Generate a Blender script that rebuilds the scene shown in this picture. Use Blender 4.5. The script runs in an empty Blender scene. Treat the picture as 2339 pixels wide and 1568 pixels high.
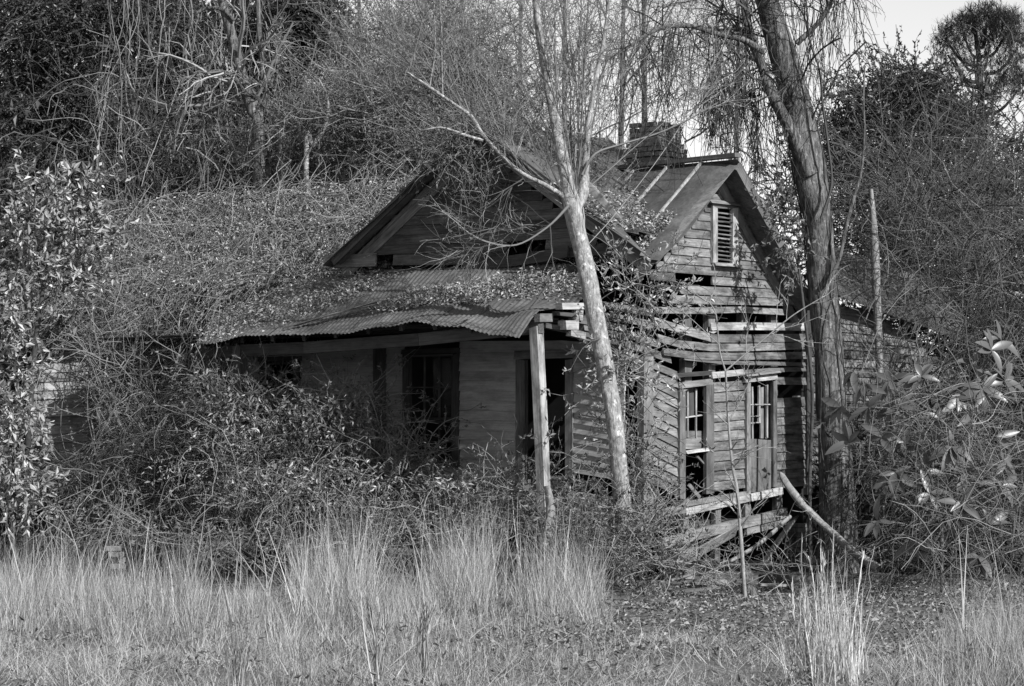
import bpy, math, random
import numpy as np
from mathutils import Matrix, Vector

# ------------------------------------------------------------------ camera, world, sun, exposure
scene = bpy.context.scene
COL = scene.collection
FPX = 6200.0          # focal length measured in units of a 2339 x 1568 picture
CX, HY, EYE = 1170.0, 1000.0, 1.6
GZ = -0.45            # level of the ground in front of the house

cam_data = bpy.data.cameras.new('camera')
cam_data.sensor_width = 36.0
cam_data.lens = FPX / 2339.0 * 36.0
cam_data.shift_y = (HY - 784.0) / 2339.0
cam_data.clip_end = 2000.0
cam = bpy.data.objects.new('camera', cam_data)
cam.location = (0, 0, EYE)
cam.rotation_euler = (math.radians(90), 0, 0)
COL.objects.link(cam)
scene.camera = cam

SUN_AZ, SUN_EL = 44.0, 36.0    # degrees to the right of straight behind the camera, degrees up
saz, sel = math.radians(SUN_AZ), math.radians(SUN_EL)
sun_dir = Vector((math.sin(saz) * math.cos(sel), -math.cos(saz) * math.cos(sel), math.sin(sel)))

world = bpy.data.worlds.new('World')
scene.world = world
world.use_nodes = True
wn = world.node_tree
wn.nodes.clear()
sky = wn.nodes.new('ShaderNodeTexSky')
sky.sky_type = 'NISHITA'
sky.sun_disc = False
sky.sun_elevation = sel
sky.sun_rotation = math.pi - saz
sky.air_density = 1.5
sky.dust_density = 0.2
bw = wn.nodes.new('ShaderNodeRGBToBW')
bg = wn.nodes.new('ShaderNodeBackground')
bg.inputs['Strength'].default_value = 0.095
wo = wn.nodes.new('ShaderNodeOutputWorld')
wn.links.new(sky.outputs[0], bw.inputs[0])
wn.links.new(bw.outputs[0], bg.inputs[0])
wn.links.new(bg.outputs[0], wo.inputs[0])

sl = bpy.data.lights.new('sun', 'SUN')
sl.energy = 5.0
sl.angle = math.radians(0.53)
sl.color = (1, 1, 1)
sun = bpy.data.objects.new('sun', sl)
sun.rotation_euler = sun_dir.to_track_quat('Z', 'Y').to_euler()
COL.objects.link(sun)

scene.view_settings.view_transform = 'Standard'
scene.view_settings.look = 'None'
scene.view_settings.exposure = 0.68
scene.view_settings.gamma = 1.0
scene.view_settings.use_curve_mapping = False
scene.render.engine = 'CYCLES'
scene.cycles.max_bounces = 5
scene.cycles.diffuse_bounces = 3
scene.cycles.transparent_max_bounces = 4

rng = np.random.default_rng(7)
random.seed(7)
ZUP = np.array([0.0, 0.0, 1.0])

def W(px, py, Y):
    """picture position + distance -> point in the place"""
    return np.array([(px - CX) * Y / FPX, Y, EYE + (HY - py) * Y / FPX])

def A(*v):
    return np.array(v, dtype=float)

def nrm(v):
    v = np.asarray(v, float)
    return v / np.maximum(np.linalg.norm(v, axis=-1, keepdims=True), 1e-9)

# ------------------------------------------------------------------ materials (all greys: the photograph is black and white)
def new_mat(name):
    m = bpy.data.materials.new(name)
    m.use_nodes = True
    nt = m.node_tree
    b = nt.nodes['Principled BSDF']
    return m, nt, b

def ramp(nt, stops):
    r = nt.nodes.new('ShaderNodeValToRGB')
    e = r.color_ramp.elements
    while len(e) < len(stops):
        e.new(0.5)
    for k, (p, v) in enumerate(stops):
        e[k].position = p
        e[k].color = (v, v, v, 1)
    return r

def math_node(nt, op, a, b):
    n = nt.nodes.new('ShaderNodeMath')
    n.operation = op
    for i, x in enumerate((a, b)):
        if isinstance(x, (int, float)):
            n.inputs[i].default_value = x
        else:
            nt.links.new(x, n.inputs[i])
    return n.outputs[0]

def coords(nt, scale, obj_offset=True):
    tc = nt.nodes.new('ShaderNodeTexCoord')
    mp = nt.nodes.new('ShaderNodeMapping')
    mp.inputs['Scale'].default_value = scale
    nt.links.new(tc.outputs['Object'], mp.inputs['Vector'])
    if obj_offset:
        oi = nt.nodes.new('ShaderNodeObjectInfo')
        k = math_node(nt, 'MULTIPLY', oi.outputs['Random'], 37.0)
        cb = nt.nodes.new('ShaderNodeCombineXYZ')
        for i in range(3):
            nt.links.new(k, cb.inputs[i])
        nt.links.new(cb.outputs[0], mp.inputs['Location'])
        return mp.outputs[0], oi.outputs['Random']
    return mp.outputs[0], None

def noise(nt, vec, scale, detail=4, rough=0.6):
    n = nt.nodes.new('ShaderNodeTexNoise')
    n.inputs['Scale'].default_value = scale
    n.inputs['Detail'].default_value = detail
    n.inputs['Roughness'].default_value = rough
    nt.links.new(vec, n.inputs['Vector'])
    return n.outputs['Fac']

def bump(nt, b, h, strength, dist=0.01):
    bm = nt.nodes.new('ShaderNodeBump')
    bm.inputs['Strength'].default_value = strength
    bm.inputs['Distance'].default_value = dist
    nt.links.new(h, bm.inputs['Height'])
    nt.links.new(bm.outputs[0], b.inputs['Normal'])

def mat_wood(name, dark, light, stain=0.5, grain=(1.2, 30, 30), vary=0.35):
    """weathered board: grain along local X, blotchy wear, own tone for each board"""
    m, nt, b = new_mat(name)
    v, rnd = coords(nt, grain)
    g = noise(nt, v, 1.6, 5, 0.65)
    v2, _ = coords(nt, (1.0, 2.6, 2.6))
    s = noise(nt, v2, 2.3, 5, 0.7)
    r1 = ramp(nt, [(0.28, dark), (0.72, light)])
    nt.links.new(g, r1.inputs[0])
    r2 = ramp(nt, [(0.36, 1 - stain), (0.6, 1.0)])
    nt.links.new(s, r2.inputs[0])
    c = math_node(nt, 'MULTIPLY', r1.outputs[0], r2.outputs[0])
    t = math_node(nt, 'MULTIPLY_ADD', rnd, 2 * vary)
    t.node.inputs[2].default_value = 1 - vary
    c = math_node(nt, 'MULTIPLY', c, t)
    nt.links.new(c, b.inputs['Base Color'])
    b.inputs['Roughness'].default_value = 0.85
    b.inputs['Specular IOR Level'].default_value = 0.2
    bump(nt, b, g, 0.6, 0.006)
    return m

def mat_surface(name, lo, hi, scale=(1, 1, 1), ns=4.0, rough=0.9, bmp=0.4, bd=0.02, detail=6, p=(0.32, 0.68), spec=0.2, metallic=0.0):
    m, nt, b = new_mat(name)
    v, rnd = coords(nt, scale)
    g = noise(nt, v, ns, detail, 0.68)
    r = ramp(nt, [(p[0], lo), (p[1], hi)])
    nt.links.new(g, r.inputs[0])
    nt.links.new(r.outputs[0], b.inputs['Base Color'])
    b.inputs['Roughness'].default_value = rough
    b.inputs['Specular IOR Level'].default_value = spec
    b.inputs['Metallic'].default_value = metallic
    if bmp:
        bump(nt, b, g, bmp, bd)
    return m

def mat_leaf(name, lo, hi, rough=0.5, trans=0.25, spec=0.35, skew=1.0):
    """each leaf, twig or blade (one mesh island) has a tone of its own"""
    m, nt, b = new_mat(name)
    ge = nt.nodes.new('ShaderNodeNewGeometry')
    k = math_node(nt, 'POWER', ge.outputs['Random Per Island'], skew)
    r = ramp(nt, [(0.0, lo), (1.0, hi)])
    nt.links.new(k, r.inputs[0])
    nt.links.new(r.outputs[0], b.inputs['Base Color'])
    b.inputs['Roughness'].default_value = rough
    b.inputs['Specular IOR Level'].default_value = spec
    if trans > 0:
        tr = nt.nodes.new('ShaderNodeBsdfTranslucent')
        nt.links.new(r.outputs[0], tr.inputs['Color'])
        mx = nt.nodes.new('ShaderNodeMixShader')
        mx.inputs[0].default_value = trans
        out = nt.nodes['Material Output']
        nt.links.new(b.outputs[0], mx.inputs[1])
        nt.links.new(tr.outputs[0], mx.inputs[2])
        nt.links.new(mx.outputs[0], out.inputs['Surface'])
    return m

def mat_bark(name, lo, hi, spots=0.0, furrow=0.0):
    m, nt, b = new_mat(name)
    v, rnd = coords(nt, (8, 8, 4.0))
    g = noise(nt, v, 2.6, 8, 0.78)
    r = ramp(nt, [(0.33, lo), (0.66, hi)])
    nt.links.new(g, r.inputs[0])
    c = r.outputs[0]
    if spots:
        v2, _ = coords(nt, (5, 5, 4))
        s = noise(nt, v2, 3.1, 3, 0.5)
        rs = ramp(nt, [(0.60, 0.0), (0.70, spots)])
        nt.links.new(s, rs.inputs[0])
        c = math_node(nt, 'ADD', c, rs.outputs[0])
    nt.links.new(c, b.inputs['Base Color'])
    b.inputs['Roughness'].default_value = 0.9
    b.inputs['Specular IOR Level'].default_value = 0.15
    if furrow:                                   # broken vertical ridges with dark cracks
        v3, _ = coords(nt, (14, 14, 2.6))
        f = noise(nt, v3, 2.0, 6, 0.6)
        rf = ramp(nt, [(0.40, 1 - furrow), (0.54, 1.0)])
        nt.links.new(f, rf.inputs[0])
        c = math_node(nt, 'MULTIPLY', c, rf.outputs[0])
        nt.links.new(c, b.inputs['Base Color'])
        bump(nt, b, math_node(nt, 'ADD', rf.outputs[0], math_node(nt, 'MULTIPLY', g, 0.5)), 0.8, 0.03)
    else:
        bump(nt, b, g, 0.5, 0.012)
    return m

M = {}
M['ground'] = mat_surface('ground_soil', 0.05, 0.15, ns=6.0, bmp=0.7, bd=0.05)
M['clap'] = mat_wood('clapboard_worn_paint', 0.09, 0.25, 0.74)
M['clap_dark'] = mat_wood('clapboard_dark_weathered', 0.05, 0.15, 0.6)
M['clap_porch'] = mat_wood('clapboard_flat_paint', 0.27, 0.40, 0.35, vary=0.1)
M['clap_pale'] = mat_wood('clapboard_pale_paint', 0.16, 0.42, 0.65, vary=0.2)
M['wood'] = mat_wood('bare_grey_wood', 0.09, 0.22, 0.5)
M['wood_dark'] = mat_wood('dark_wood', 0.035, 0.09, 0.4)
M['wood_pale'] = mat_wood('pale_wood', 0.22, 0.52, 0.35, vary=0.15)
def mat_tin(name, lo, hi, rough):
    """old sheet metal: rust blotches and fine speckle"""
    m, nt, b = new_mat(name)
    v, _ = coords(nt, (1, 1, 1))
    big = noise(nt, v, 1.7, 6, 0.7)
    v2, _ = coords(nt, (6, 6, 1.6))
    st = noise(nt, v2, 4.0, 5, 0.7)
    r1 = ramp(nt, [(0.32, lo), (0.7, hi)]); nt.links.new(big, r1.inputs[0])
    r2 = ramp(nt, [(0.3, 0.62), (0.72, 1.25)]); nt.links.new(st, r2.inputs[0])
    c = math_node(nt, 'MULTIPLY', r1.outputs[0], r2.outputs[0])
    nt.links.new(c, b.inputs['Base Color'])
    b.inputs['Roughness'].default_value = rough
    b.inputs['Specular IOR Level'].default_value = 0.3
    bump(nt, b, st, 0.3, 0.004)
    return m
M['tin'] = mat_tin('rusted_corrugated_tin', 0.045, 0.14, 0.6)
M['tin_smooth'] = mat_tin('dull_standing_seam_metal', 0.035, 0.12, 0.55)
M['tin_rib'] = mat_surface('flaking_seam_paint', 0.10, 0.36, (1, 1, 1), 9.0, 0.6, 0.1, 0.004)
M['brick'] = mat_surface('old_brick', 0.08, 0.22, (1, 1, 1), 14.0, 0.9, 0.5, 0.006)
M['mortar'] = mat_surface('mortar', 0.035, 0.07, (1, 1, 1), 14.0, 0.9, 0.3, 0.006)
M['dark'] = mat_surface('interior_shade_panel', 0.012, 0.025, (1, 1, 1), 3.0, 0.9, 0)  # near-black colour stands in for interior shade on the light-blocking panels
M['glass'], _nt, _b = new_mat('dusty_window_glass')
_b.inputs['Base Color'].default_value = (0.03, 0.03, 0.03, 1)
_b.inputs['Roughness'].default_value = 0.25
_b.inputs['Alpha'].default_value = 0.45
M['bark_pale'] = mat_bark('pale_smooth_bark', 0.08, 0.42, 0.32, 0.25)
M['bark_grey'] = mat_bark('grey_furrowed_bark', 0.06, 0.18, 0.12, 0.55)
M['bark_dead'] = mat_bark('dead_bare_wood', 0.10, 0.27, 0.12)
M['bark_dark'] = mat_bark('dark_bark', 0.03, 0.075)
M['twig'] = mat_leaf('grey_twigs', 0.05, 0.22, 0.85, 0.0, 0.1)
M['twig_mid'] = mat_leaf('mid_grey_twigs', 0.02, 0.12, 0.85, 0.0, 0.1)
M['twig_dark'] = mat_leaf('dark_twigs', 0.02, 0.085, 0.85, 0.0, 0.1)
M['twig_pale'] = mat_leaf('pale_twigs', 0.10, 0.34, 0.85, 0.0, 0.1)
M['leaf_dark'] = mat_leaf('dark_evergreen_leaf', 0.018, 0.075, 0.45, 0.2, 0.35)
M['leaf_mid'] = mat_leaf('mid_leaf', 0.05, 0.22, 0.5, 0.25, 0.3)
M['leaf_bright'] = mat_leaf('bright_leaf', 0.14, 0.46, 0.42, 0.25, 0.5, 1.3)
M['leaf_dry'] = mat_leaf('dry_fallen_leaf', 0.08, 0.46, 0.7, 0.1, 0.2, 1.1)
M['leaf_ground'] = mat_leaf('brown_ground_leaf', 0.05, 0.30, 0.75, 0.1, 0.15, 1.3)
M['leaf_big'] = mat_leaf('glossy_magnolia_leaf', 0.04, 0.10, 0.40, 0.1, 0.55)
M['needle'] = mat_leaf('pine_needle', 0.012, 0.05, 0.6, 0.1, 0.2)
M['grass'] = mat_leaf('dry_straw_grass', 0.07, 0.46, 0.7, 0.2, 0.15)
M['grass_tall'] = mat_leaf('dry_broom_sedge', 0.07, 0.52, 0.7, 0.2, 0.15)
M['stone'] = mat_surface('field_stone', 0.12, 0.28, (1, 1, 1), 7.0, 0.9, 0.6, 0.02)

# ------------------------------------------------------------------ objects
MW = {}
def link(name, data, mat=None, parent=None, M4=None, label=None, cat=None, group=None, kind=None):
    o = bpy.data.objects.new(name, data)
    COL.objects.link(o)
    M4 = M4 if M4 is not None else Matrix.Identity(4)
    MW[o.name] = M4
    if parent is not None:
        o.parent = parent
        o.matrix_basis = MW[parent.name].inverted() @ M4
    else:
        o.matrix_basis = M4
    if mat is not None and data is not None and not data.materials:
        data.materials.append(M[mat])
    if label: o['label'] = label
    if cat: o['category'] = cat
    if group: o['group'] = group
    if kind: o['kind'] = kind
    return o

def empty(name, loc, label, cat, group=None):
    return link(name, None, None, None, Matrix.Translation(Vector(loc)), label, cat, group)

def mesh(name, V, quads=None, tris=None, smooth=False):
    V = np.asarray(V, np.float32).reshape(-1, 3)
    q = np.asarray(quads, np.int32).reshape(-1, 4) if quads is not None and len(quads) else np.zeros((0, 4), np.int32)
    t = np.asarray(tris, np.int32).reshape(-1, 3) if tris is not None and len(tris) else np.zeros((0, 3), np.int32)
    me = bpy.data.meshes.new(name)
    me.vertices.add(len(V))
    me.vertices.foreach_set('co', V.ravel())
    nl = q.size + t.size
    me.loops.add(nl)
    me.loops.foreach_set('vertex_index', np.concatenate([q.ravel(), t.ravel()]))
    me.polygons.add(len(q) + len(t))
    starts = np.concatenate([np.arange(len(q)) * 4, q.size + np.arange(len(t)) * 3]).astype(np.int32)
    me.polygons.foreach_set('loop_start', starts)
    if smooth:
        me.polygons.foreach_set('use_smooth', np.ones(len(starts), bool))
    if not smooth:
        me.polygons.foreach_set('use_smooth', np.zeros(len(starts), bool))
    me.update(calc_edges=True)
    return me

class Geo:
    def __init__(s):
        s.V, s.Q, s.T, s.n = [], [], [], 0
    def add(s, V, Q=None, T=None):
        V = np.asarray(V, np.float32).reshape(-1, 3)
        if Q is not None and len(Q): s.Q.append(np.asarray(Q).reshape(-1, 4) + s.n)
        if T is not None and len(T): s.T.append(np.asarray(T).reshape(-1, 3) + s.n)
        s.V.append(V); s.n += len(V)
    def ntris(s):
        return sum(2 * len(q) for q in s.Q) + sum(len(t) for t in s.T)
    def build(s, name, mat, parent=None, smooth=False, **kw):
        V = np.concatenate(s.V)
        org = np.array(MW[parent.name].translation) if parent is not None else np.zeros(3)
        me = mesh(name, V - org, np.concatenate(s.Q) if s.Q else None, np.concatenate(s.T) if s.T else None, smooth)
        return link(name, me, mat, parent, Matrix.Translation(Vector(org)), **kw)

# ---- tubes, leaves, blades (many at once)
def tubes(g, P, R, sides=3):
    P = np.asarray(P, float); R = np.asarray(R, float)
    N, K, _ = P.shape
    if N == 0: return
    T = np.empty_like(P)
    T[:, 1:-1] = P[:, 2:] - P[:, :-2]
    T[:, 0] = P[:, 1] - P[:, 0]; T[:, -1] = P[:, -1] - P[:, -2]
    T = nrm(T)
    ref = nrm(np.cross(T[:, K // 2], nrm(rng.normal(size=(N, 3)))))[:, None, :]
    U = nrm(ref - T * (ref * T).sum(-1, keepdims=True))
    B = np.cross(T, U)
    a = np.arange(sides) * 2 * np.pi / sides
    ring = U[:, :, None, :] * np.cos(a)[None, None, :, None] + B[:, :, None, :] * np.sin(a)[None, None, :, None]
    V = P[:, :, None, :] + ring * R[:, :, None, None]
    idx = np.arange(N * K * sides).reshape(N, K, sides)
    i0 = idx[:, :-1]; i1 = idx[:, 1:]
    Q = np.stack([i0, np.roll(i0, -1, 2), np.roll(i1, -1, 2), i1], -1)
    g.add(V, Q.reshape(-1, 4))

def walk(S, D, L, K, wob=0.25, grav=0.0):
    S = np.asarray(S, float); D = nrm(D); N = len(S)
    L = np.broadcast_to(np.asarray(L, float), (N,))
    st = (L / (K - 1))[:, None]
    P = np.empty((N, K, 3)); P[:, 0] = S
    grav = np.broadcast_to(np.asarray(grav, float), (N,))[:, None]
    for k in range(1, K):
        D = nrm(D + rng.normal(size=(N, 3)) * wob + grav * A(0, 0, -1))
        P[:, k] = P[:, k - 1] + D * st
    return P

def taper(r0, K, tip=0.35):
    r0 = np.asarray(r0, float)
    return r0[:, None] * np.linspace(1, tip, K)[None]

def on_curves(P, R, idx, t):
    K = P.shape[1]
    f = t * (K - 1); i = np.clip(f.astype(int), 0, K - 2); w = (f - i)[:, None]
    a = P[idx, i]; b = P[idx, i + 1]
    return a * (1 - w) + b * w, nrm(b - a), R[idx, i] * (1 - w[:, 0]) + R[idx, i + 1] * w[:, 0]

def grow(P, R, n, ang=(25, 60), L=(0.4, 0.9), rr=0.6, K=6, wob=0.18, grav=0.0, up=0.0, t=(0.25, 1.0), rmin=0.004):
    """n side shoots on each parent curve"""
    N = len(P)
    idx = np.repeat(np.arange(N), n)
    tt = rng.uniform(t[0], t[1], len(idx))
    S, T, r = on_curves(P, R, idx, tt)
    side = nrm(np.cross(T, nrm(rng.normal(size=S.shape))))
    a = np.radians(rng.uniform(ang[0], ang[1], len(idx)))[:, None]
    D = nrm(T * np.cos(a) + side * np.sin(a) + A(0, 0, up))
    LL = rng.uniform(L[0], L[1], len(idx)) * (1.15 - 0.5 * tt)
    C = walk(S, D, LL, K, wob, grav)
    r0 = np.maximum(r * rr, rmin)
    return C, taper(r0, K, 0.4)

def leaves(g, C, D, L, wd=0.4, fold=0.25, N=None):
    C = np.asarray(C, float); n = len(C)
    if n == 0: return
    D = nrm(D); L = np.broadcast_to(np.asarray(L, float), (n,))[:, None]
    if N is None: N = rng.normal(size=(n, 3))
    S = nrm(np.cross(D, N)); Nn = np.cross(S, D)
    w = L * wd * 0.5
    V = np.empty((n, 4, 3))
    V[:, 0] = C
    V[:, 1] = C + D * L * 0.45 + S * w + Nn * w * fold * 2
    V[:, 2] = C + D * L - Nn * L * 0.12
    V[:, 3] = C + D * L * 0.45 - S * w + Nn * w * fold * 2
    b = (np.arange(n) * 4)[:, None]
    T = np.concatenate([b + np.array([[0, 2, 1]]), b + np.array([[0, 3, 2]])], 0)
    g.add(V, None, T)

def blades(g, S, D, L, w, K=4, bend=0.5, bdir=None):
    """grass: narrow tapering ribbons that lean over"""
    S = np.asarray(S, float); n = len(S)
    L = np.broadcast_to(np.asarray(L, float), (n,))
    D = nrm(D)
    if bdir is None:
        az = rng.uniform(0, 2 * np.pi, n)
        bdir = np.stack([np.cos(az), np.sin(az), np.zeros(n) - 0.25], -1)
    bend = np.broadcast_to(np.asarray(bend, float), (n,))
    az2 = rng.uniform(0, np.pi, n)
    Sd = np.stack([np.cos(az2), np.sin(az2), np.zeros(n)], -1)
    w = np.broadcast_to(np.asarray(w, float), (n,))
    V = np.empty((n, K, 2, 3)); p = S.copy(); d = D.copy()
    for k in range(K):
        ww = (w * (1 - k / (K - 0.6)))[:, None] * 0.5
        V[:, k, 0] = p - Sd * ww; V[:, k, 1] = p + Sd * ww
        d = nrm(d + bdir * (bend / (K - 1))[:, None])
        p = p + d * (L / (K - 1))[:, None]
    idx = np.arange(n * K * 2).reshape(n, K, 2)
    Q = np.stack([idx[:, :-1, 0], idx[:, :-1, 1], idx[:, 1:, 1], idx[:, 1:, 0]], -1)
    g.add(V, Q.reshape(-1, 4))

def catmull(pts, per=5):
    pts = np.asarray(pts, float)
    p = np.vstack([2 * pts[0] - pts[1], pts, 2 * pts[-1] - pts[-2]])
    out = []
    for i in range(1, len(p) - 2):
        for t in np.linspace(0, 1, per, endpoint=False):
            a, b, c, d = p[i - 1], p[i], p[i + 1], p[i + 2]
            out.append(0.5 * (2 * b + (c - a) * t + (2 * a - 5 * b + 4 * c - d) * t * t + (3 * b - a - 3 * c + d) * t ** 3))
    out.append(p[-2])
    return np.array(out)

def stem(path, Y, dY=None, per=5):
    """path of (px, py, width_px) at distance Y -> curve (1,K,3) and radii (1,K)"""
    pts = []
    for k, (x, y, w) in enumerate(path):
        yy = Y if dY is None else Y + dY[k]
        p = W(x, y, yy)
        pts.append([p[0], p[1], p[2], w * yy / FPX / 2])
    c = catmull(pts, per)
    return c[None, :, :3], c[None, :, 3]

def blob_points(blobs, n):
    w = np.array([b[6] if len(b) > 6 else b[3] * b[4] for b in blobs], float)
    pick = rng.choice(len(blobs), n, p=w / w.sum())
    out = np.empty((n, 3))
    d = nrm(rng.normal(size=(n, 3))) * (rng.uniform(0, 1, n) ** (1 / 2.4))[:, None]
    for k, b in enumerate(blobs):
        m = pick == k
        Y = b[2]
        out[m] = W(b[0], b[1], Y) + d[m] * A(b[3] * Y / FPX, b[5], b[4] * Y / FPX)
    return out
# ------------------------------------------------------------------ ground
def ground_z(x, y):
    return GZ + 0.05 * np.sin(x * 0.9 + 1.3) * np.cos(y * 0.7) + 0.03 * np.sin(x * 2.3 + y * 1.9)

gx = np.concatenate([[-900, -400, -150, -60], np.linspace(-25, 25, 101), [60, 150, 400, 900]])
gy = np.concatenate([[-300, -100, -20], np.linspace(0, 70, 141), [90, 150, 300, 700, 1500]])
GX, GY = np.meshgrid(gx, gy)
GV = np.stack([GX, GY, ground_z(GX, GY)], -1).reshape(-1, 3)
gi = np.arange(GX.size).reshape(GX.shape)
GQ = np.stack([gi[:-1, :-1], gi[:-1, 1:], gi[1:, 1:], gi[1:, :-1]], -1).reshape(-1, 4)
link('ground', mesh('ground', GV, GQ, smooth=True), 'ground', kind='structure')

# ------------------------------------------------------------------ the house: plan directions
AL = math.radians(40)
e_u = A(-math.cos(AL), math.sin(AL), 0)       # along the front, to the left and back
n_f = A(-math.sin(AL), -math.cos(AL), 0)      # out of the front
e_v = -n_f                                    # from front to back
n_e = -e_u                                    # out of the gable end
YC = 38.0
C0 = W(1430, HY, YC); C0[2] = 0.0             # corner of the house

class Wall:
    def __init__(s, O, d, n):
        s.O, s.d, s.n = O, d, n
        s.sgn = 1.0 if np.cross(d, n)[2] > 0 else -1.0
    def pt(s, u, z, off=0.0):
        return s.O + s.d * u + ZUP * z + s.n * off
    def uz(s, px, py, off=0.0):
        r = A((px - CX) / FPX, 1.0, (HY - py) / FPX)
        e = A(0, 0, EYE)
        O = s.O + s.n * off
        k = np.dot(O - e, s.n) / np.dot(r, s.n)
        p = e + r * k - O
        return float(np.dot(p, s.d)), float(p[2])
    def im(s, px, py, off=0.0):
        u, z = s.uz(px, py, off)
        return s.pt(u, z, off)
    def mpp(s, px, py, off=0.0):
        return s.im(px, py, off)[1] / FPX
    def frame(s, p):
        X = s.d * s.sgn
        m = Matrix(((X[0], s.n[0], 0, p[0]), (X[1], s.n[1], 0, p[1]), (X[2], s.n[2], 1, p[2]), (0, 0, 0, 1)))
        return m

FW = Wall(C0, e_u, n_f)
EW = Wall(C0, e_v, n_e)
PF_OFF = 2.0
house = empty('abandoned_house', tuple(C0 + A(0, 0, GZ)), 'collapsing weathered clapboard house with tin porch roof, overgrown by vines', 'house')

def board(parent, wall, pts, w, name='clapboard', mat='clap', off=0.0, tb=0.034, tt=0.010, rag=0.012, label=None):
    """one lapped board along a wall; pts are (u, z of centre line)"""
    pts = sorted(pts)
    n = len(pts)
    u0, z0 = pts[0]
    Vv = []
    for k, (u, z) in enumerate(pts):
        e = 0
        if k in (0, n - 1): e = random.uniform(-rag, rag)
        x = (u - u0 + e) * wall.sgn
        dz = z - z0 + random.uniform(-0.003, 0.003)
        lo, hi = dz - w / 2, dz + w / 2
        j = random.uniform(0, 0.006)
        Vv += [(x, 0, lo), (x, tb + j, lo + 0.001), (x + e * 0.5, tt + j, hi), (x, 0, hi)]
    Q = []
    for k in range(n - 1):
        a, b = 4 * k, 4 * k + 4
        for i in range(4):
            Q.append((a + i, a + (i + 1) % 4, b + (i + 1) % 4, b + i))
    Q.append((0, 1, 2, 3)); Q.append((4 * n - 1, 4 * n - 2, 4 * n - 3, 4 * n - 4))
    o = link(name, mesh(name, Vv, Q), mat, parent, wall.frame(wall.pt(u0, z0, off)))
    if label: o['label'] = label
    return o

def iboard(parent, wall, ipts, wpx, name='clapboard', mat='clap', off=0.0, **kw):
    """board traced as picture points on a wall plane"""
    pts = [wall.uz(x, y, off) for x, y in ipts]
    mp = wall.mpp(ipts[0][0], ipts[0][1], off)
    return board(parent, wall, pts, wpx * mp, name, mat, off, **kw)

def beam(parent, p0, p1, w, h, name, mat, up=ZUP, segs=1, bow=0.0, **kw):
    """straight or bowed timber of section w x h, grain along its length"""
    p0, p1 = np.asarray(p0, float), np.asarray(p1, float)
    L = np.linalg.norm(p1 - p0); X = (p1 - p0) / L
    Yv = nrm(np.cross(up, X)); Zv = np.cross(X, Yv)
    Vv = []
    for k in range(segs + 1):
        t = k / segs
        e = random.uniform(-0.015, 0.015) if k in (0, segs) else 0
        cz = -bow * 4 * t * (1 - t)
        for sy, sz in ((-1, -1), (1, -1), (1, 1), (-1, 1)):
            Vv.append((t * L + e * sy, sy * w / 2 + random.uniform(-.003, .003), cz + sz * h / 2 + random.uniform(-.003, .003)))
    Q = []
    for k in range(segs):
        a, b = 4 * k, 4 * k + 4
        for i in range(4):
            Q.append((a + i, b + i, b + (i + 1) % 4, a + (i + 1) % 4))
    Q += [(0, 1, 2, 3), (4 * segs + 3, 4 * segs + 2, 4 * segs + 1, 4 * segs)]
    m = Matrix(((X[0], Yv[0], Zv[0], p0[0]), (X[1], Yv[1], Zv[1], p0[1]), (X[2], Yv[2], Zv[2], p0[2]), (0, 0, 0, 1)))
    return link(name, mesh(name, Vv, Q), mat, parent, m, **kw)

def irect(parent, wall, x0, y0, x1, y1, name, mat, off=0.0, th=0.04, skew=0.0):
    """upright timber or panel traced as a picture rectangle on a wall plane"""
    ym = (y0 + y1) / 2
    ua, _ = wall.uz(x0, ym, off); ub, _ = wall.uz(x1, ym, off)
    _, za = wall.uz((x0 + x1) / 2, y0, off); _, zb = wall.uz((x0 + x1) / 2, y1, off)
    um = (ua + ub) / 2; w = abs(ub - ua); zh, zl = max(za, zb), min(za, zb)
    if (zh - zl) >= w:
        return beam(parent, wall.pt(um + skew, zl, off + th / 2), wall.pt(um, zh, off + th / 2), w, th, name, mat, up=wall.n)
    zc = (zh + zl) / 2
    return beam(parent, wall.pt(min(ua, ub), zc, off + th / 2), wall.pt(max(ua, ub), zc + skew, off + th / 2), zh - zl, th, name, mat, up=wall.n)

def clad(parent, wall, urange, z0, z1, ex, holes=(), sag=None, mat='clap', name='clapboard', skip=(), maxlen=2.6, off=0.0):
    """courses of lapped boards, cut round openings (ua, ub, za, zb)"""
    n = int((z1 - z0) / ex)
    for i in range(n):
        if i in skip: continue
        z = z0 + (i + 0.5) * ex
        ua, ub = urange(z) if callable(urange) else urange
        if ub - ua < 0.08: continue
        spans = [(ua, ub)]
        for (ha, hb, za, zb) in holes:
            if z + ex * .4 > za and z - ex * .4 < zb:
                ns = []
                for a, b in spans:
                    if hb <= a or ha >= b: ns.append((a, b)); continue
                    if ha - a > 0.04: ns.append((a, ha))
                    if b - hb > 0.04: ns.append((hb, b))
                spans = ns
        for a, b in spans:
            cuts = [a]
            while b - cuts[-1] > maxlen * 1.25:
                cuts.append(cuts[-1] + maxlen * random.uniform(0.55, 1.0))
            cuts.append(b)
            for c, d in zip(cuts[:-1], cuts[1:]):
                ns = max(2, int((d - c) / 0.35) + 1) if sag else 2
                tilt = random.uniform(-0.008, 0.008)
                pts = [(u, z + (sag(u, z) if sag else 0) + tilt * (k / (ns - 1) - .5)) for k, u in enumerate(np.linspace(c + .003, d - .003, ns))]
                board(parent, wall, pts, ex * 1.12, name, mat, off)

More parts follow.
